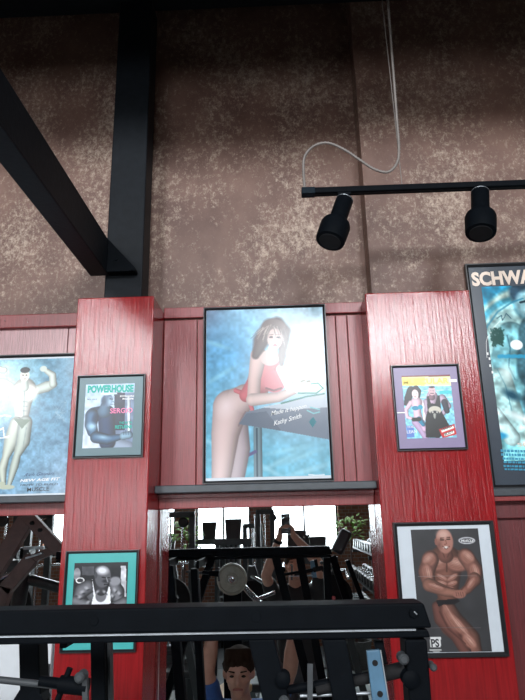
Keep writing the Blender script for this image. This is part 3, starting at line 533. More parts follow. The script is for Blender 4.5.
P.ell(200, 85, 34, 47, (.66, .46, .41)); P.ell(195, 58, 25, 18, (.80, .64, .59), 0, .8, .8); P.ell(178, 102, 12, 20, D2, 10, .9, .35); P.ell(166, 88, 6, 13, (.55, .36, .32)); P.line([(184, 80), (196, 80)], 2.6, (.20, .12, .10)); P.line([(210, 78), (221, 77)], 2.6, (.20, .12, .10)); P.line([(183, 73), (197, 72)], 1.8, D2); P.line([(209, 71), (222, 70)], 1.8, D2); P.line([(205, 82), (208, 96), (200, 99)], 2, (.48, .30, .26)); P.ell(206, 111, 12, 4, (.90, .86, .84)); P.line([(192, 106), (206, 118), (221, 106)], 1.6, D2, .8)
P.ell(290, 83, 33, 13, (.82, .82, .84)); P.ell(290, 83, 28, 9, (.25, .25, .27)); P.line([(95, 228), (330, 225)], 1.2, (.60, .56, .56), .5); P.line([(120, 435), (345, 435)], 1.2, (.42, .4, .4), .6)
P.poly([(142, 472), (185, 472), (185, 515), (142, 515)], (.88, .88, .88)); P.line([(142, 525), (186, 525)], 2.5, (.75, .75, .75)); P.line([(155, 533), (180, 533)], 2.2, (.7, .7, .7))
P.build('print', t, M['prt2'])
y2 = ym-.0022
lettering('PS', (431.5, 646.8), (439.5, 646.6), 7.6, y2, M['i_black'], t, 0, bold=.03); lettering('MUSCLE', (461, 541.8), (474, 541.8), 2.2, y2, M['i_white'], t, .3, bold=.02)

# --- film poster at the right edge
yb = -.056
t, (X0, X1, Z0, Z1), ym = framed('framed_poster', 'tall black-framed film poster with teal picture and big pale title, at the right edge', 'poster', [(460, 264), (640, 258), (700, 482), (499, 490)], yb, .022, .013, M['blackmat'])
yq = ym-.001
P = Paint(*rect([(479.5, 286), (628, 283), (662, 457), (506, 461)], yq), yq, (460, 260), 6.37, .0026, (.25, .70, .80))
P.grad((.12, .62, .80), (.55, .85, .88), (150, 170), (300, 700)); P.limb([(130, 380), (260, 250), (380, 190)], [45, 35, 30], (.80, .92, .88), .1, .8); P.ell(420, 620, 330, 400, (.30, .68, .78), 0, .05); P.ell(420, 620, 290, 360, (.72, .90, .90), 0, .06); P.blotch(.18, 90)
P.ell(480, 900, 200, 240, (.42, .68, .74), 0, .4); P.ell(430, 250, 105, 150, (.42, .66, .72)); P.ell(410, 200, 100, 80, (.18, .30, .38), -15, .3); P.ell(440, 280, 80, 90, (.60, .80, .84), 0, .4); P.line([(385, 270), (420, 262)], 8, (.1, .2, .25)); P.line([(450, 262), (480, 270)], 8, (.1, .2, .25)); P.line([(420, 345), (465, 350)], 6, (.2, .35, .4))
P.limb([(330, 480), (300, 640), (380, 800)], [90, 100, 90], (.50, .76, .80), .4); P.limb([(500, 460), (520, 700)], [120, 150], (.30, .50, .56), .4); P.limb([(260, 760), (340, 1050), (520, 1180)], [70, 80, 70], (.74, .92, .92), .35); P.limb([(230, 960), (330, 1130)], [26, 50], (.80, .94, .94), .3); P.ell(520, 900, 100, 120, (.08, .14, .18), 0, .4)
P.blotch(.30, 45); P.blotch(.16, 18)
P.line([(150, 480), (175, 420), (240, 330), (330, 270), (400, 245)], 6, (.15, .50, .62), .7); P.line([(175, 500), (215, 430), (290, 350)], 3, (.95, 1, .98), .7); P.line([(300, 480), (320, 560), (310, 680), (350, 760)], 5, (.15, .36, .44), .6); P.line([(240, 700), (290, 800), (330, 960)], 4, (.2, .45, .52), .5)
P.ell(330, 860, 60, 30, (.12, .30, .38), 30, .7, .7); P.ell(300, 720, 40, 60, (.92, 1, .98), 0, .9, .6); P.ell(400, 1010, 120, 26, (.95, 1, 1), 24, .8, .6); P.ell(250, 1120, 50, 22, (.20, .62, .80), 0, .5, .8)
P.ell(360, 540, 38, 32, (.98, 1, 1), 0, .1)
for i in range(40): P.line([(195+random.random()*80, 430+random.random()*110), (200+random.random()*80, 440+random.random()*110)], 5, (.10, .30, .28), .8)
P.line([(235, 372), (265, 352), (270, 385), (295, 340), (325, 372)], 3, (.15, .35, .42))
for i in range(5): P.line([(250+i*40, 615), (272+i*40, 612)], 12, (.18, .62, .78), .9)
P.build('print', t, M['prt'])
y2 = ym-.0022
lettering('SCHWARZENEGGER', (472.5, 285.5), (628, 277.5), 12.5, y2, M['i_tan'], t, 0, name='title_lettering', bold=.045)
lettering('SOMEONE STOLE HIS LIFE', (517.5, 446.5), (648, 441), 3.4, y2, M['i_tan'], t, 0, name='tagline', bold=.02)
cr = MB()
for j, (v, hgt, x0, x1) in enumerate(((449.5, 2.4, 500.5, 655), (453.3, 2.4, 501, 655), (457.5, 2.0, 502.5, 655), (461, 2.0, 503.5, 655), (465, 2.0, 503.5, 655), (468.4, 1.6, 504.5, 600))):
    x = x0
    while x < x1:
        w_ = random.uniform(1.2, 4.2); q = at(x, v, y2); r_ = at(x+w_, v+hgt, y2); dz = -(x-x0)*.026*.004
        cr.box(q.x, r_.x, y2-.0005, y2+.0008, r_.z+dz, q.z+dz); x += w_+.55
cr.build('credit_block', M['i_blue'], t)
dt = MB()
for (u, v, s_) in ((486.6, 352.5, 2.4), (488.6, 357.5, 2.4), (489.2, 364.5, 2.4), (491.5, 371, 2.4), (493.5, 376.5, 1.6)):
    q = at(u, v, y2); r_ = at(u+s_*.8, v+s_, y2); dt.box(q.x, r_.x, y2-.0005, y2+.0008, r_.z, q.z)
dt.tube([at(487.8, 336, y2), at(486.2, 342, y2), at(486.4, 350, y2), at(487, 358, y2)], .0012, 6); dt.build('filmstrip_marks', M['i_white'], t)
# ------------------------------------------------------------------ track light
YT = -.45
a = at(302, 193, YT); bq = at(525, 184, YT); ZTR = (a.z+bq.z)/2
tr = thing('light_track', (a.x, YT, ZTR), 'long thin black lighting track hanging in front of the brown wall', 'track')
MB().box(a.x+.018, 3.2, YT-.017, YT+.017, ZTR-.012, ZTR+.012).build('rail', M['steel'], tr, bevel=.003)
MB().box(a.x-.002, a.x+.05, YT-.019, YT+.019, ZTR-.014, ZTR+.014).build('end_cap', mat('blue_black_plastic', (.006, .012, .018), .6, spec=.1), tr, bevel=.003)
MB().box(a.x+.05, 3.2, YT-.006, YT+.006, ZTR-.0135, ZTR-.0115).build('slot', M['rubber'], tr)
def spot(top, bot, label, s=1.17):
    top, bot = Vector(top), Vector(bot); ax = (bot-top); L = ax.length; ax.normalize()
    t = thing('spotlight', (top.x, top.y, ZTR-.012), label, 'spotlight', 'black spotlights on the track')
    MB().box(top.x-.028, top.x+.022, YT-.014, YT+.014, ZTR-.022, ZTR-.010).build('track_adapter', M['steel'], t, bevel=.002)
    MB().cyl((top.x-.005, YT, ZTR-.012), top+ax*.01, .006).build('stem', M['steel'], t)
    r = .0285*s; R = .0485*s
    MB().lathe(top, ax, [(.0, r*.9), (.004, r), (L*.48, r), (L*.50, r*1.03), (L*.60, R*.93), (L*.66, R), (L*.97, R*.97), (L, R*.94), (L+.002, R*.80)], 28).build('housing', M['steel'], t, smooth=True)
    MB().lathe(top+ax*-.002, ax, [(0, r*.75), (.006, r*.95), (.010, r*1.02), (.014, r*.95)], 24).build('collar', M['edge'], t, smooth=True)
    MB().lathe(top+ax*(L+.001), ax, [(0, R*.74), (.0025, R*.70)], 24).build('lens', M['rubber'], t, smooth=True)
    return t
spot(at(345, 199, YT), at(329, 247, YT)+Vector((0, -.05, 0)), 'black spotlight tilted to the left near the end of the track')
spot(at(480, 191, YT), at(476.5, 239, YT)+Vector((0, -.05, 0)), 'black spotlight hanging straight down at the right of the track')
# twisted cable and hanger wire
cps = [(386, -28), (388, 0), (391, 40), (394, 80), (397, 120), (399, 148), (397, 163), (388, 172), (374, 169), (360, 160), (345, 150), (328, 143), (314, 146), (305, 156), (303.5, 170), (305, 190)]
pts = [at(u, v, YT) for u, v in cps]; pts = [at(383, -80, YT)+Vector((0, 0, .4))]+pts; sm = []
for i in range(len(pts)-1):
    p0, p1, p2, p3 = pts[max(i-1, 0)], pts[i], pts[i+1], pts[min(i+2, len(pts)-1)]; n = max(4, int((p2-p1).length/.0035))
    for k in range(n):
        s_ = k/n; sm.append(.5*((2*p1)+(p2-p0)*s_+(2*p0-5*p1+4*p2-p3)*s_*s_+(3*p1-p0-3*p2+p3)*s_**3))
tp = Vector((sm[0].x, YT, ZC)); sm = [tp+(sm[0]-tp)*(k/80) for k in range(80)]+sm
tag(MB().tube(sm, lambda i: .0050, 10).build('cable', M['cable'], smooth='all'), 'pale twisted cable curling down from above onto the end of the lighting track', 'cable')
q = at(402.5, 187, YT)
tag(MB().cyl((q.x, YT+.004, ZTR+.012), (q.x-.03, YT+.004, ZC), .0016, n=8).build('hanger_wire', M['cable']), 'thin straight wire holding up the lighting track beside the twisted cable', 'wire')
# ------------------------------------------------------------------ white notice on the left mirror
Yn = -.03
q = rect([(-2, 640), (50, 638), (50, 706), (-6, 706)], Yn)
t = thing('notice_board', ((q[0]+q[1])/2, Yn, q[2]-.1), 'white notice board low on the left, mostly hidden behind the black rack', 'sign')
MB().box(q[0], q[1], Yn, -.013, q[2]-.12, q[3]).build('board', M['white'], t, bevel=.002)
b0 = at(38, 664, Yn); b1 = at(50, 683, Yn); MB().box(b0.x, q[1], Yn-.0015, Yn+.001, b1.z, b0.z).build('dark_band', M['i_black'], t)
lettering('ON', (38.3, 656), (44, 655.8), 5.2, Yn-.001, M['i_black'], t, 0, bold=.03)
# ------------------------------------------------------------------ the black machine in the foreground
YR = -1.25
K = thing('press_rack', (-.2, -1.5, 0), 'black steel exercise rack with a thick crossbar across the bottom of the view', 'gym machine')
zt = at(200, 607.2, YR).z; zb = at(200, 632.2, YR).z; xe = at(424, 605, YR).x
XE = -1.35
def cross(y0, y1, z0, z1, x1, ch): return MB().prism([(XE, y0, z0), (x1+ch, y0, z0), (x1, y0, z1), (XE, y0, z1)], (0, y1-y0, 0))
cross(YR, YR-.0+.075, zb, zt, xe, .012).build('crossbar', M['steel'], K, bevel=.004)
zc = at(200, 642, YR).z
cross(YR+.004, YR+.07, zc, zb-.003, xe+.004, .004).build('lower_rail', M['steel'], K, bevel=.003)
MB().box(XE, xe-.02, YR-.003, YR+.004, zb-.0035, zb-.0005).build('worn_edge', M['edge'], K)
for u, v, h_, r_ in ((413, 613, .006, .008), (256, 617, .002, .010), (94, 621, .002, .009)):
    q = at(u, v, YR); MB().cyl(q, q+Vector((0, -h_, 0)), r_).build('bolt', M['steel'], K, bevel=.001)
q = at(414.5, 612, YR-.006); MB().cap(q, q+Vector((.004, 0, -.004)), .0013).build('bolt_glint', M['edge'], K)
def leg(u0, u1, l0, l1, y0=YR+.005, dep=.06, name='leg', vt=640):
    """upright: left/right pixel edges at v=vt and v=700, run down to the floor"""
    A0, A1, B0, B1 = at(u0, vt, y0), at(u1, vt, y0), at(l0, 700, y0), at(l1, 700, y0)
    def ext(p, r): s_ = (p.z-.0)/(p.z-r.z); return p+(r-p)*s_
    sl = max(-.25, min(.25, ((B0.x+B1.x)-(A0.x+A1.x))/2/(A0.z-B0.z))); dx = sl*A0.z
    return MB().prism([(A0.x, y0, A0.z), (A1.x, y0, A0.z), (A1.x+dx, y0, 0), (A0.x+dx, y0, 0)], (0, dep, 0)).build(name, M['steel'], K, bevel=.003)
YL = -.95; YL2 = -.88
leg(18, 38, 22, 38, y0=YL, vt=624); leg(90, 104, 91, 105, y0=YL2, vt=624)
for u in (28, 97):
    q = at(u, 619.5, YL); MB().bar((q.x, YR+.07, q.z), (q.x, (YL if u < 50 else YL2)+.06, q.z), .04, .015).build('side_arm', M['steel'], K, bevel=.003)
leg(248, 274, 262, 290, dep=.05); leg(322, 346, 333, 358, dep=.05); leg(405, 427, 410, 431)
q0, q1, q2, q3 = at(12, 702, YL), at(44, 702, YL), at(36, 686, YL), at(22, 686, YL)
MB().prism([(q0.x, YL-.001, q0.z), (q1.x, YL-.001, q1.z), (q2.x, YL-.001, q2.z), (q3.x, YL-.001, q3.z)], (0, .05, 0)).build('gusset', M['steel'], K, bevel=.002)
MB().bar(at(109, 642, YL2+.04), at(110, 712, YL2+.04), .012, .03).build('side_strip', M['grey'], K)
# handles, guide bars and fittings
hb_ = [((-8, 679), (88, 689), .0065, 'grey'), ((286, 690), (404, 670), .008, 'steel'), ((300, 696), (372, 693), .003, 'edge'), ((57, 702), (70, 668), .006, 'steel'), ((40, 681), (60, 683.5), .010, 'steel'), ((60, 684), (88, 687), .016, 'steel')]
for p, r_, rad, mt in hb_: MB().cyl(at(*p, YR+.03), at(*r_, YR+.03), rad).build('guide_bar', M[mt], K, smooth=True)
MB().cyl(at(316, 690, YR+.028), at(372, 677, YR+.028), .010).build('grip', M['rubber'], K, smooth=True)
MB().cyl(at(374, 676, YR+.03), at(404, 669, YR+.03), .014).build('grip', M['rubber'], K, smooth=True)
def roller(u, v, r, ln=.04, mt='grey'):
    c = at(u, v, YR+.02); MB().lathe(c, (0, -1, 0), [(0, r*.6), (.003, r), (.010, r*.75), (.02, r*.75), (.028, r), (.032, r*.6)], 20).build('pulley', M[mt], K, smooth=True)
roller(84, 674, .010); roller(283, 676, .014, mt='steel'); roller(401, 656, .010); roller(408, 676, .016, mt='steel'); roller(430, 664, .007); roller(284, 697, .010)
MB().bar(at(85, 674, YR+.02), at(86, 712, YR+.02), .010).build('side_strip', M['grey'], K)
MB().bar(at(310, 664, YR+.01), at(310, 712, YR+.01), .010).build('side_strip', M['grey'], K)
MB().bar(at(378, 640, YR+.05), at(383, 664, YR+.05), .018).build('bracket', M['steel'], K, bevel=.002)
fl = [at(366.5, 651, YR+.0), at(380, 650, YR), at(389, 706, YR), at(373, 706, YR)]
MB().prism([tuple(p) for p in fl], (0, .012, 0)).build('selector_plate', M['bluesteel'], K, bevel=.0015)
MB().bar(at(380.5, 650, YR-.001), at(389.5, 706, YR-.001), .002).build('plate_edge', M['edge'], K)
for (u, v) in ((375, 663), (380, 694)):
    q = at(u, v, YR); MB().cyl(q+Vector((0, -.001, 0)), q+Vector((0, .004, 0)), .0055).build('hole', M['rubber'], K)
# the half of the rack nearer the lens, seen only in the mirror
def rv(u, v, d): return vat(u, v, d)
MB().bar(rv(213, 556, 4.2), rv(163, 706, 4.2), .05, .07).build('rear_strut', M['steel'], K, bevel=.004)
MB().bar(rv(332, 556, 4.3), rv(356, 628, 4.3), .05, .06).build('rear_strut', M['steel'], K, bevel=.004)
MB().bar(rv(347, 560, 4.3), rv(366, 610, 4.3), .03, .05).build('rear_strut', M['steel'], K, bevel=.004)
MB().bar(rv(240, 582, 4.3), rv(268, 612, 4.3), .035, .04).build('chrome_strut', M['chrome'], K, bevel=.003)
MB().bar(rv(255, 600, 4.3), rv(275, 592, 4.3), .02, .03).build('chrome_strut', M['chrome'], K, bevel=.003)
q = rv(232, 579, 4.25)
MB().box(q.x-.06, q.x+.06, q.y-.10, q.y-.04, 0, q.z+.02).build('rear_post', M['steel'], K, bevel=.004)
MB().cyl((q.x, q.y-.06, q.z), (q.x, q.y+.07, q.z), .012).build('plate_peg', M['chrome'], K, smooth=True)
pd = MB(); p0, p1 = rv(336, 553, 4.35), rv(347, 530, 4.35); pd.bar(p0, p1, .085, .05); pd.build('head_pad', M['vinyl'], K, bevel=.02)
tp_ = thing('weight_plate', (q.x, q.y, q.z-.1), 'round grey-beige weight plate on a peg, seen in the mirror', 'weight plate')
MB().lathe((q.x, q.y-.03, q.z), (0, 1, 0), [(0, .098), (.004, .102), (.03, .102), (.036, .098), (.036, .088), (.028, .084), (.028, .04), (.036, .036), (.036, .016)], 40).build('disc', M['plate'], tp_, smooth=True)
MB().lathe((q.x, q.y-.02, q.z), (0, 1, 0), [(0, .022), (.045, .022), (.047, .013)], 24).build('hub', M['chrome'], tp_, smooth=True)
# ------------------------------------------------------------------ people (seen in the mirror)
def remesh(mb, name, mt, parent, vox=.009, sm=6):
    o = mb.build(name, mt, parent); r = o.modifiers.new('r', 'REMESH'); r.mode = 'VOXEL'; r.voxel_size = vox; r.use_smooth_shade = True
    s_ = o.modifiers.new('s', 'SMOOTH'); s_.factor = .5; s_.iterations = sm
    dg = bpy.context.evaluated_depsgraph_get(); me = bpy.data.meshes.new_from_object(o.evaluated_get(dg)); o.modifiers.clear(); o.data = me
    for q in me.polygons: q.use_smooth = True
    return o
def hand(mb, wrist, d, palm, curl, side):
    """palm + four bent fingers + thumb. d: direction of the hand, palm: way the palm faces, curl: 0..1"""
    d = Vector(d).normalized(); pn = Vector(palm); pn = (pn-d*pn.dot(d)).normalized(); x = d.cross(pn)*side; W_ = Vector(wrist)
    k = W_+d*.085
    for i, o_ in enumerate((-.030, -.010, .010, .029)):
        mb.cap(W_+x*o_*.6+d*.01, k+x*o_-d*(.006*abs(i-1.2)), .0135, .0115, 10)
        ln = (.070, .078, .073, .058)[i]; p = k+x*o_-d*(.006*abs(i-1.2)); a = curl*1.2; dd = d*math.cos(a)+pn*math.sin(a)
        for seg in (.45, .32, .23):
            n_ = p+dd*ln*seg*1.15; mb.cap(p, n_, .0092, .0080, 10); p = n_; a += curl*1.25; dd = d*math.cos(a)+pn*math.sin(a)
    b_ = W_+d*.03-x*.03+pn*.008; c_ = b_+(d*.6-x*.55+pn*.4*(1+curl)).normalized()*.042; mb.cap(W_+d*.012-x*.012, b_, .016, .014, 10); mb.cap(b_, c_, .0125, .0105, 10); mb.cap(c_, c_+(d*.8+pn*.8*curl+x*.2*curl).normalized()*.032, .0102, .0088, 10)
def head(mb, c, tilt=0, s=1.0):
    c = Vector(c)
    def L(x, y, z): z, y = z*math.cos(tilt)-y*math.sin(tilt), y*math.cos(tilt)+z*math.sin(tilt); return c+Vector((x, y, z))*s
    mb.ell(L(0, -.01, .025), .076*s, .096*s, .092*s); mb.ell(L(0, .012, -.035), .062*s, .075*s, .072*s); mb.ell(L(0, .055, -.088), .03*s, .026*s, .024*s)
    mb.cap(L(0, .088, .012), L(0, .108, -.028), .008*s, .014*s); mb.cap(L(-.012, .094, -.032), L(.012, .094, -.032), .009*s)
    mb.cap(L(-.035, .078, .024), L(.035, .078, .024), .012*s)
    for q in (-1, 1):
        mb.ell(L(q*.078, -.005, -.005), .010*s, .022*s, .032*s); mb.ell(L(q*.042, .062, -.02), .022*s, .02*s, .02*s)
    return L
def face_bits(L, par, s=1.0, hair='hair', full=True):
    for q in (-1, 1):
        MB().ell(L(q*.031, .086, .005), .012*s, .007*s, .006*s, 12, 8).build('eye', M['eye'], par, smooth=True)
        MB().cap(L(q*.018, .093, .026), L(q*.046, .082, .028), .004*s, .003*s).build('eyebrow', M[hair], par, smooth=True)
    MB().cap(L(-.022, .086, -.058), L(.022, .086, -.058), .0055*s).build('lips', M['lip'], par, smooth=True)
    h = MB(); h.ell(L(0, -.020, .040), .086*s, .102*s, .092*s); 
    for k in range(9):
        a = math.pi*(k/8); x_ = .066*math.cos(a); h.cap(L(x_*.8, .02, .105), L(x_, .052+.028*math.sin(a), .066+.008*math.sin(k*2.4)), .022*s, .009*s)
    for q in (-1, 1): h.cap(L(q*.078, -.01, .04), L(q*.076, .006, .015), .014*s, .007*s)
    remesh(h, 'hair', M[hair], par, .007, 3)
# photographer standing behind the camera, both arms up holding the phone
PX = .085
ph_c = Vector((CAM.x+.018, CAM.y-.0145, CAM.z-.045))
ph = thing('phone', (ph_c.x, ph_c.y, ph_c.z-.075), 'black mobile phone held up in both hands, seen in the mirror', 'phone')
MB().box(ph_c.x-.037, ph_c.x+.037, ph_c.y-.0045, ph_c.y+.0045, ph_c.z-.077, ph_c.z+.077).build('case', M['frame'], ph, bevel=.003)
MB().lathe((CAM.x, ph_c.y+.0045, CAM.z), (0, 1, 0), [(0, .006), (.0012, .006)], 20).build('camera_lens', M['chrome'], ph)
MB().box(ph_c.x-.034, ph_c.x+.034, ph_c.y-.0051, ph_c.y-.0044, ph_c.z-.073, ph_c.z+.073).build('screen', M['i_navy'], ph)
pt = thing('person', (PX, -2.9, 0), 'person in a black t-shirt standing and photographing with both arms raised, seen in the mirror', 'person')
b = MB(); hy = -2.88; hc_ = Vector((PX, hy, 1.655))
Lh = head(b, hc_, -.12)
b.cap((PX, hy-.03, 1.45), (PX, hy-.015, 1.60), .058, .056)
b.cap((PX-.13, hy-.03, 1.44), (PX+.13, hy-.03, 1.44), .062); b.ell((PX, hy-.03, 1.30), .17, .11, .20); b.ell((PX, hy-.02, 1.08), .145, .105, .18); b.ell((PX, hy-.03, .93), .165, .12, .13)
shL, shR = Vector((PX-.19, hy-.02, 1.43)), Vector((PX+.19, hy-.02, 1.43))
elL, elR = Vector((-.155, -2.66, 1.60)), Vector((.30, -2.72, 1.66))
wrL = Vector((ph_c.x-.052, ph_c.y-.075, ph_c.z-.10)); wrR = Vector((ph_c.x+.062, ph_c.y-.07, ph_c.z-.095))
for s_, e_, w_ in ((shL, elL, wrL), (shR, elR, wrR)):
    b.cap(s_, e_, .054, .042); b.cap(e_, e_+(w_-e_)*.35, .043, .045); b.cap(e_+(w_-e_)*.35, w_, .044, .027)
hand(b, wrL, (ph_c.x-.040-wrL.x, .055, .11), (.9, .5, .1), .55, 1); hand(b, wrR, (ph_c.x+.040-wrR.x, .050, .11), (-.9, .5, .1), .55, -1)
for q in (-1, 1):
    hx = PX+q*.09; b.cap((hx, hy-.03, .90), (hx+q*.02, hy+.0, .50), .090, .058); b.cap((hx+q*.02, hy, .50), (hx+q*.02, hy-.02, .36), .060, .062); b.cap((hx+q*.02, hy-.02, .36), (hx+q*.02, hy-.03, .09), .058, .040)
remesh(b, 'body', M['skin'], pt, .010, 4)
face_bits(Lh, pt)
c_ = MB(); c_.cap((PX-.14, hy-.03, 1.435), (PX+.14, hy-.03, 1.435), .078); c_.ell((PX, hy-.03, 1.30), .188, .128, .20); c_.ell((PX, hy-.02, 1.06), .168, .128, .22); c_.ell((PX, hy-.03, .95), .178, .135, .13)
for s_, e_ in ((shL, elL), (shR, elR)): c_.cap(s_, s_+(e_-s_)*.55, .070, .064)
remesh(c_, 't_shirt', M['dark_cloth'], pt, .012, 4)
c_ = MB(); c_.ell((PX, hy-.03, .88), .182, .138, .12)
for q in (-1, 1): hx = PX+q*.09; c_.cap((hx, hy-.03, .88), (hx+q*.02, hy, .55), .105, .085)
remesh(c_, 'shorts', M['shorts'], pt, .012, 4)
for q in (-1, 1):
    hx = PX+q*.11; s_ = MB(); s_.cap((hx, hy-.05, .05), (hx+q*.015, hy+.13, .045), .045, .042); s_.cap((hx, hy-.04, .05), (hx, hy-.04, .10), .046, .044); remesh(s_, 'shoe', M['shoe'], pt, .010, 3)
dw = (wrL-elL).normalized(); MB().lathe(wrL-dw*.055, dw, [(0, .036), (.002, .040), (.022, .037), (.024, .033)], 20).build('watch', M['rubber'], pt, smooth=True)
# seated man in the blue t-shirt
D2_ = 4.1
hm = vat(239, 672, D2_); fl_ = vat(215, 607, D2_+.0); fr_ = vat(295, 607, D2_); mx_ = hm.x+.02
mn = thing('person', (mx_, hm.y-.1, 0), 'dark-haired man in a blue t-shirt gripping a bar overhead, seen in the mirror', 'person')
b = MB(); Lm = head(b, hm, .05, 1.16); zs_ = hm.z-.235
b.cap((mx_, hm.y-.05, zs_+.02), (hm.x, hm.y-.02, hm.z-.08), .062, .060); b.cap((mx_-.14, hm.y-.06, zs_), (mx_+.14, hm.y-.06, zs_), .068)
hz = zs_-.44; hyy = hm.y-.12
b.ell((mx_, hm.y-.08, zs_-.13), .18, .125, .19); b.ell((mx_, hm.y-.10, zs_-.32), .16, .13, .17); b.ell((mx_, hyy, hz), .18, .14, .11)
for q, f_ in ((-1, fl_), (1, fr_)):
    s_ = Vector((mx_+q*.185, hm.y-.05, zs_+.01)); f_ = Vector(f_); w_ = f_-Vector((0, 0, .075)); e_ = (s_+w_)/2+Vector((q*.035, .06, -.02))
    b.cap(s_, e_, .060, .045); b.cap(e_, e_+(w_-e_)*.35, .046, .050); b.cap(e_+(w_-e_)*.35, w_, .048, .031)
    hand(b, w_, (0, .0, 1), (0, 1, 0), .95, q)
    kx = mx_+q*.17; b.cap((mx_+q*.09, hyy+.02, hz), (kx, hm.y+.36, .46), .095, .064); b.cap((kx, hm.y+.36, .46), (kx+q*.02, hm.y+.34, .08), .066, .042)
remesh(b, 'body', M['skin'], mn, .010, 4)
face_bits(Lm, mn, 1.16)
c_ = MB(); c_.cap((mx_-.15, hm.y-.06, zs_-.005), (mx_+.15, hm.y-.06, zs_-.005), .080); c_.ell((mx_, hm.y-.08, zs_-.13), .20, .145, .20); c_.ell((mx_, hm.y-.10, zs_-.32), .18, .15, .19)
for q, f_ in ((-1, fl_), (1, fr_)):
    s_ = Vector((mx_+q*.185, hm.y-.05, zs_+.01)); e_ = (s_+Vector(f_)-Vector((0, 0, .075)))/2+Vector((q*.035, .06, -.02)); c_.cap(s_, s_+(e_-s_)*.62, .078, .064)
remesh(c_, 't_shirt', M['blue_cloth'], mn, .012, 4)
for i in range(30):
    x = mx_+random.uniform(-.13, .13); z = zs_-random.uniform(.0, .22); y = hm.y-.07+.142*math.sqrt(max(0, 1-((x-mx_)/.20)**2-((z-zs_+.13)/.21)**2)); MB().lathe((x, y, z), (0, 1, 0), [(0, .010), (.003, .008)], 8).build('shirt_motif', M['white'], mn)
c_ = MB(); c_.ell((mx_, hyy, hz), .195, .155, .12)
for q in (-1, 1): c_.cap((mx_+q*.09, hyy+.02, hz), (mx_+q*.15, hm.y+.22, .45), .11, .09)
remesh(c_, 'shorts', M['shorts'], mn, .012, 4)
for q in (-1, 1):
    kx = mx_+q*.19; s_ = MB(); s_.cap((kx, hm.y+.31, .05), (kx+q*.02, hm.y+.48, .045), .048, .042); remesh(s_, 'shoe', M['shoe'], mn, .010, 3)
# bar he grips and the bench he sits on
gb = (fl_.z+fr_.z)/2+.025
tb = thing('overhead_bar', (mx_, fl_.y+.03, gb), 'steel press bar gripped by the seated man, seen in the mirror', 'bar')
MB().cyl((mx_-.55, fl_.y+.028, gb), (mx_+.55, fl_.y+.028, gb), .0135).build('shaft', M['steel'], tb, smooth=True)
for q in (-1, 1): MB().bar((mx_+q*.55, fl_.y+.028, gb), (mx_+q*.55, fl_.y+.028, 0), .05).build('upright', M['steel'], tb, bevel=.003)
bh = thing('bench', (mx_, hyy, 0), 'low black padded bench under the seated man, seen in the mirror', 'bench')
MB().box(mx_-.17, mx_+.17, hyy-.18, hyy+.30, max(.12, hz-.17), hz-.105).build('seat', M['vinyl'], bh, bevel=.02)
for sx in (-.13, .13):
    for sy in (-.14, .26): MB().bar((mx_+sx, hyy+sy, max(.12, hz-.17)), (mx_+sx, hyy+sy, 0), .035).build('leg', M['steel'], bh)
# ------------------------------------------------------------------ the gym behind, seen in the mirror
def cardio(u, v, d, label, s=1.0):
    p = vat(u, v, d); t = thing('cardio_machine', (p.x, p.y, 0), label, 'exercise machine', 'cardio machines by the windows')
    z = p.z; MB().box(p.x-.30, p.x+.30, p.y-.75, p.y+.55, 0, .16).build('deck', M['grey'], t, bevel=.02)
    for q in (-1, 1):
        MB().bar((p.x+q*.27, p.y-.4, .16), (p.x+q*.20, p.y-.05, z-.15), .05).build('upright', M['gymsteel'], t, bevel=.005)
        MB().tube([(p.x+q*.22, p.y+.1, z-.30), (p.x+q*.30, p.y+.25, z-.28), (p.x+q*.31, p.y+.45, z-.35)], .018).build('handrail', M['chrome'], t, smooth=True)
    MB().box(p.x-.24, p.x+.24, p.y-.07, p.y+.0, z-.22, z-.14).build('crossbar', M['gymsteel'], t, bevel=.005)
    MB().prism([(p.x-.09, p.y-.05, z-.16), (p.x+.09, p.y-.05, z-.16), (p.x+.11, p.y-.09, z+.10), (p.x-.11, p.y-.09, z+.10)], (0, .05, 0)).build('console', M['frame'], t, bevel=.01)
    return t
cardio(209, 529, 9.2, 'cardio machine with square console left of centre before the bright window, in the mirror')
cardio(233, 527, 7.9, 'cardio machine with square console just right of the first, in the mirror')
cardio(303, 542, 9.2, 'cardio machine before the second window beside the raised arm, in the mirror'); cardio(318, 545, 7.8, 'cardio machine just left of the black head pad, in the mirror')
cardio(168, 541, 9.2, 'cardio machine at the left end of the centre mirror')
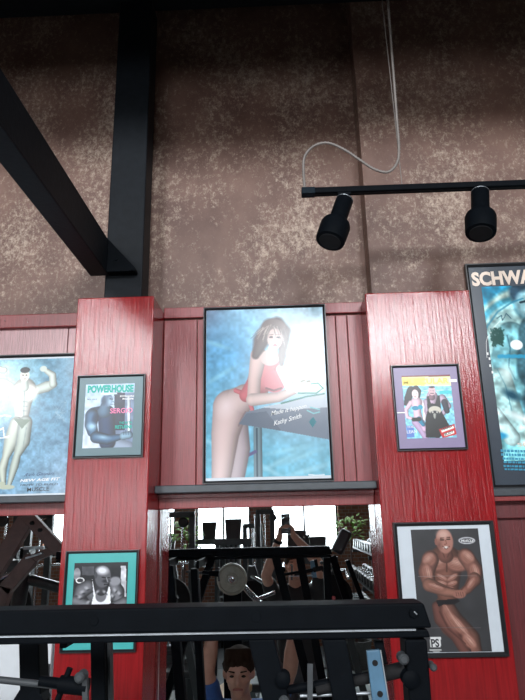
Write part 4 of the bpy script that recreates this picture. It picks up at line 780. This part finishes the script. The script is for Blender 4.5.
def cable_machine(u0, u1, vt, d, label):
    p, q = vat(u0, vt, d), vat(u1, vt, d); y = p.y; z = p.z
    t = thing('cable_machine', ((p.x+q.x)/2, y, 0), label, 'exercise machine', 'tall cable machines')
    MB().bar((p.x, y, z), (q.x, y, z), .07).build('top_beam', M['gymsteel'], t, bevel=.005)
    for x in (p.x+.03, q.x-.03): MB().bar((x, y, z), (x, y, 0), .07).build('upright', M['gymsteel'], t, bevel=.005)
    MB().bar((p.x, y, .04), (q.x, y, .04), .08).build('base', M['gymsteel'], t)
    wst = MB(); xm = q.x-.22
    for k in range(14): wst.box(xm-.11, xm+.11, y-.06, y+.06, .1+k*.042, .136+k*.042)
    wst.build('weight_stack', M['grey'], t)
    for x in (xm-.07, xm+.07): MB().cyl((x, y, .1), (x, y, z-.04), .012).build('guide_rod', M['chrome'], t, smooth=True)
    MB().lathe((p.x+.25, y-.02, z-.09), (0, 1, 0), [(0, .05), (.008, .06), (.02, .05), (.032, .06), (.04, .05)], 20).build('pulley', M['frame'], t, smooth=True)
    MB().cyl((p.x+.31, y, z-.09), (p.x+.31, y, z-.55), .005).build('cable', M['rubber'], t)
    MB().tube([(p.x+.05, y, z-.62), (p.x+.2, y, z-.55), (p.x+.42, y, z-.55), (p.x+.57, y, z-.62)], .014).build('pull_bar', M['chrome'], t, smooth=True)
    if q.x-p.x < .36: return t
    MB().box(p.x+.14, p.x+.46, y+.15, y+.5, .45, .52).build('seat', M['vinyl'], t, bevel=.02)
    MB().bar((p.x+.3, y+.3, .45), (p.x+.3, y+.3, 0), .06).build('seat_post', M['gymsteel'], t)
    MB().bar((p.x+.3, y+.02, 1.1), (p.x+.3, y+.1, .6), .28, .06).build('back_pad', M['vinyl'], t, bevel=.02)
    return t
cable_machine(163, 195, 515, 7.4, 'tall black cable machine at the left of the centre mirror, before the window')
cable_machine(243, 262, 526, 9.8, 'tall dark cable machine between the two bright windows, in the mirror')
cable_machine(256, 274, 512, 9.4, 'taller dark machine against the brick between the windows, in the mirror')
cable_machine(-20, 22, 512, 6.2, 'black machine at the far left of the left mirror')
cable_machine(28, 54, 516, 7.2, 'dark machine beside the pale window strip in the left mirror')
# leafy plants near the windows
def plant(u, v, d, h, label, n=90, spread=.32):
    p = vat(u, v, d); t = thing('potted_plant', (p.x, p.y, 0), label, 'plant', 'potted plants'); z = p.z
    MB().lathe((p.x, p.y, 0), (0, 0, 1), [(0, .16), (.34, .21), (.36, .22), (.36, .19), (.30, .18)], 24).build('pot', M['pot'], t, smooth=True)
    MB().cyl((p.x, p.y, .3), (p.x, p.y, z-h*.3), .02, .012).build('stem', M['brownsteel'], t)
    lf = MB()
    for i in range(n):
        a = random.uniform(0, 6.28); r = spread*random.random()**.5; zz = z+random.uniform(-h, h)*.5; c = Vector((p.x+r*math.cos(a), p.y+r*math.sin(a), zz)); d_ = Vector((math.cos(a), math.sin(a), random.uniform(-.6, .9))).normalized(); s_ = d_.cross(Vector((0, 0, 1))).normalized(); L_ = random.uniform(.08, .16)
        lf.add([c, c+d_*L_*.4+s_*L_*.2, c+d_*L_+Vector((0, 0, -.02)), c+d_*L_*.4-s_*L_*.2, c+d_*L_*.4+Vector((0, 0, .012))], [(0, 1, 4), (1, 2, 4), (2, 3, 4), (3, 0, 4)])
    lf.build('leaves', M['green'], t)
plant(350, 530, 9.3, .40, 'green leafy plant near the right brick pier, in the mirror', 70, .22)
plant(185, 538, 8.1, .5, 'dark leafy plant in front of the left brick pier, in the mirror', 90, .2)
# cabinet of shelves under the window
def cabinet(u0, u1, vt, d, label, mt='white'):
    p, q = vat(u0, vt, d), vat(u1, vt, d); t = thing('cabinet', ((p.x+q.x)/2, p.y, 0), label, 'cabinet')
    f = MB(); y = p.y; w_ = .025; f.box(p.x, q.x, y-.24, y-.22, 0, p.z); f.box(p.x, p.x+w_, y-.24, y, 0, p.z); f.box(q.x-w_, q.x, y-.24, y, 0, p.z)
    n = 8
    for k in range(n+1): z = w_/2+(p.z-w_)*k/n; f.box(p.x, q.x, y-.24, y, z-w_/2, z+w_/2)
    f.build('carcass', M[mt], t)
    g = MB(); 
    for k in range(1, 5): x = p.x+(q.x-p.x)*k/5; g.box(x-.01, x+.01, y-.22, y-.01, 0, p.z-.02)
    g.build('divider', M['grey'], t); return t
cabinet(216, 240, 541, 10.22, 'pale pigeonhole cabinet below the first window, in the mirror')
cabinet(2, 30, 548, 8.4, 'grey shelf unit low in the left mirror', 'grey')
# television on a stand
p = vat(297, 541, 7.2); t = thing('television', (p.x, p.y, 0), 'dark television screen on a tall stand behind the raised arm, in the mirror', 'television')
MB().box(p.x-.11, p.x+.11, p.y-.05, p.y, p.z-.10, p.z+.12).build('screen', M['frame'], t, bevel=.008)
MB().cyl((p.x, p.y-.03, 0), (p.x, p.y-.03, p.z-.13), .03).build('stand', M['gymsteel'], t); MB().cyl((p.x, p.y-.03, 0), (p.x, p.y-.03, .03), .12, n=24).build('foot', M['gymsteel'], t)
# dumbbell rack on the right, three sloping tiers running away from the mirror
DX = vat(372, 560, 5.6).x+.16
dr = thing('dumbbell_rack', (DX, -4.4, 0), 'long black dumbbell rack along the right of the centre mirror', 'rack')
for k, z in enumerate((1.02, 1.34, 1.66)):
    x = DX-.05+k*.09
    for q in (-.10, .10): MB().box(x+q-.015, x+q+.015, -6.2, -2.9, z-.04+q*-.1, z-.01+q*-.1).build('rail', M['gymsteel'], dr)
for y in (-6.15, -4.55, -2.95):
    MB().bar((DX+.28, y, 0), (DX+.28, y, 1.85), .06).build('upright', M['gymsteel'], dr); MB().bar((DX+.28, y, .04), (DX-.20, y, .04), .06).build('foot', M['gymsteel'], dr)
    for k, z in enumerate((1.02, 1.34, 1.66)): MB().bar((DX+.28, y, z-.07), (DX-.18+k*.09, y, z-.06), .04).build('arm', M['gymsteel'], dr)
db = thing('dumbbell', (DX, -3.0, 1.1), 'chrome and grey dumbbell', 'dumbbell', 'dumbbells on the long rack')
for q in (-1, 1):
    MB().lathe((DX+q*.065, -3.0, 1.1), (q, 0, 0), [(0, .045), (.006, .055), (.05, .055), (.062, .047)], 8).build('weight_head', M['darkchrome'], db, bevel=.002)
MB().cyl((DX-.07, -3.0, 1.1), (DX+.07, -3.0, 1.1), .015).build('handle', M['chrome'], db, smooth=True)
cnt = 0
for k, z in enumerate((1.02, 1.34, 1.66)):
    for j in range(14):
        o = db if cnt == 0 else copy_tree(db)
        o.location = (DX-.05+k*.09, -3.05-j*.225, z+.045)
        o['label'] = 'chrome dumbbell%s on the %s tier of the mirrored rack' % (' nearest the mirror' if j == 0 else ' at the far end' if j == 13 else '', ('lowest', 'middle', 'top')[k])
        o['group'] = 'dumbbells on the %s tier of the rack' % ('lowest', 'middle', 'top')[k]
        cnt += 1
# flat benches on the floor between the machines
def flat_bench(u, v, d, rz, label, mt='vinyl', z=.45):
    p = vat(u, v, d); t = thing('flat_bench', (p.x, p.y, 0), label, 'bench', 'benches on the gym floor')
    MB().box(p.x-.14, p.x+.14, p.y-.55, p.y+.55, z-.07, z).build('pad', M[mt], t, bevel=.02)
    MB().box(p.x-.03, p.x+.03, p.y-.5, p.y+.5, z-.12, z-.07).build('spine', M['gymsteel'], t)
    for sy in (-.45, .45): MB().box(p.x-.22, p.x+.22, p.y+sy-.03, p.y+sy+.03, 0, .05).box(p.x-.03, p.x+.03, p.y+sy-.03, p.y+sy+.03, 0, z-.1).build('leg', M['chrome'], t, bevel=.004)
    t.rotation_euler.z = rz; return t
flat_bench(320, 600, 5.9, .5, 'black flat bench on the floor right of the photographer, in the mirror')
flat_bench(215, 596, 5.6, .3, 'tan flat bench behind the round plate, in the mirror', 'tan', .6)
# incline frames with chrome arms
def lever(u, v, d, sx, label, mt='gymsteel'):
    p = vat(u, v, d); z = p.z; t = thing('leverage_machine', (p.x, p.y, 0), label, 'exercise machine', 'plate-loaded machines')
    MB().bar((p.x-.5*sx, p.y-.1, 0), (p.x, p.y, z), .07).build('slanted_post', M[mt], t, bevel=.006)
    MB().bar((p.x+.35*sx, p.y-.1, 0), (p.x, p.y, z), .07).build('slanted_post', M[mt], t, bevel=.006)
    MB().bar((p.x-.5*sx, p.y-.1, .04), (p.x+.35*sx, p.y-.1, .04), .08).build('base', M[mt], t)
    MB().tube([(p.x, p.y+.04, z-.1), (p.x-.2*sx, p.y+.2, z-.2), (p.x-.35*sx, p.y+.3, z-.5)], .022).build('press_arm', M['chrome'], t, smooth=True)
    MB().cyl((p.x, p.y+.03, z-.35), (p.x, p.y+.25, z-.35), .02).build('plate_peg', M['chrome'], t, smooth=True)
    MB().lathe((p.x, p.y+.06, z-.35), (0, 1, 0), [(0, .20), (.005, .21), (.04, .21), (.045, .20)], 32).build('loaded_plate', M['rubber'], t, smooth=True)
    MB().box(p.x-.15, p.x+.15, p.y+.1, p.y+.45, .42, .5).build('seat', M['vinyl'], t, bevel=.02)
    MB().bar((p.x, p.y+.25, .42), (p.x, p.y, .2), .05).build('seat_post', M[mt], t)
    return t
lever(172, 562, 6.4, 1, 'black plate-loaded machine at the left of the centre mirror'); lever(252, 566, 6.9, -1, 'black plate-loaded machine behind the phone arm, in the mirror'); lever(330, 560, 6.8, 1, 'black plate-loaded machine right of the photographer, in the mirror')
lever(16, 560, 5.3, 1, 'black plate-loaded machine with padded rollers, left mirror')
# brown-painted machine arms close to the left mirror
bmn = thing('leverage_machine', (vat(20, 560, 3.9).x, vat(20, 560, 3.9).y, 0), 'brown-painted plate-loaded machine with bolted arms in the left mirror', 'exercise machine')
def bp_(a_, b_, d, w_, h_): MB().bar(vat(*a_, d), vat(*b_, d), w_, h_).build('frame_arm', M['brownsteel'], bmn, bevel=.004)
bp_((30, 516), (-14, 586), 3.9, .105, .06); bp_((27, 514), (68, 558), 3.85, .075, .05); bp_((66, 545), (30, 560), 3.95, .05, .05); bp_((34, 557), (6, 590), 3.95, .085, .06); bp_((8, 586), (-6, 625), 3.95, .085, .06)
pq = vat(-14, 586, 3.9); MB().bar(pq, (pq.x-.1, pq.y, 0), .105, .06).build('frame_post', M['brownsteel'], bmn, bevel=.004)
for (u, v) in ((33, 523), (41, 530)):
    q = vat(u, v, 3.82); MB().lathe(q, (0, 1, 0), [(-.01, .013), (.012, .013), (.014, .009)], 6).build('bolt', M['rubber'], bmn)
for (u0, v0, u1, v1, r_) in ((24, 577, 19, 603, .050), (33, 580, 62, 588, .035)):
    MB().cap(vat(u0, v0, 4.3), vat(u1, v1, 4.3), r_).build('roller_pad', M['vinyl'], bmn, smooth=True)
MB().box(vat(24, 550, 4.0).x, vat(44, 550, 4.0).x, vat(24, 550, 4.0).y-.02, vat(24, 550, 4.0).y, vat(24, 546.5, 4.0).z-.02, vat(24, 546.5, 4.0).z).build('steel_bracket', M['edge'], bmn)
MB().bar(vat(27, 558, 3.9), vat(43, 553, 3.9), .010, .03).build('pivot_plate', M['edge'], bmn)

# writing and marks belong to the printed sheet they stand on
for o in list(bpy.data.objects):
    if o.name.split('.')[0] in ('framed_poster', 'framed_magazine', 'framed_photograph'):
        pr = [c for c in o.children if c.name.split('.')[0] in ('print', 'magazine_cover')][0]
        for c in list(o.children):
            if c.name.split('.')[0] in ('lettering', 'handwriting', 'title_lettering', 'tagline', 'credit_block', 'filmstrip_marks'): c.parent = pr
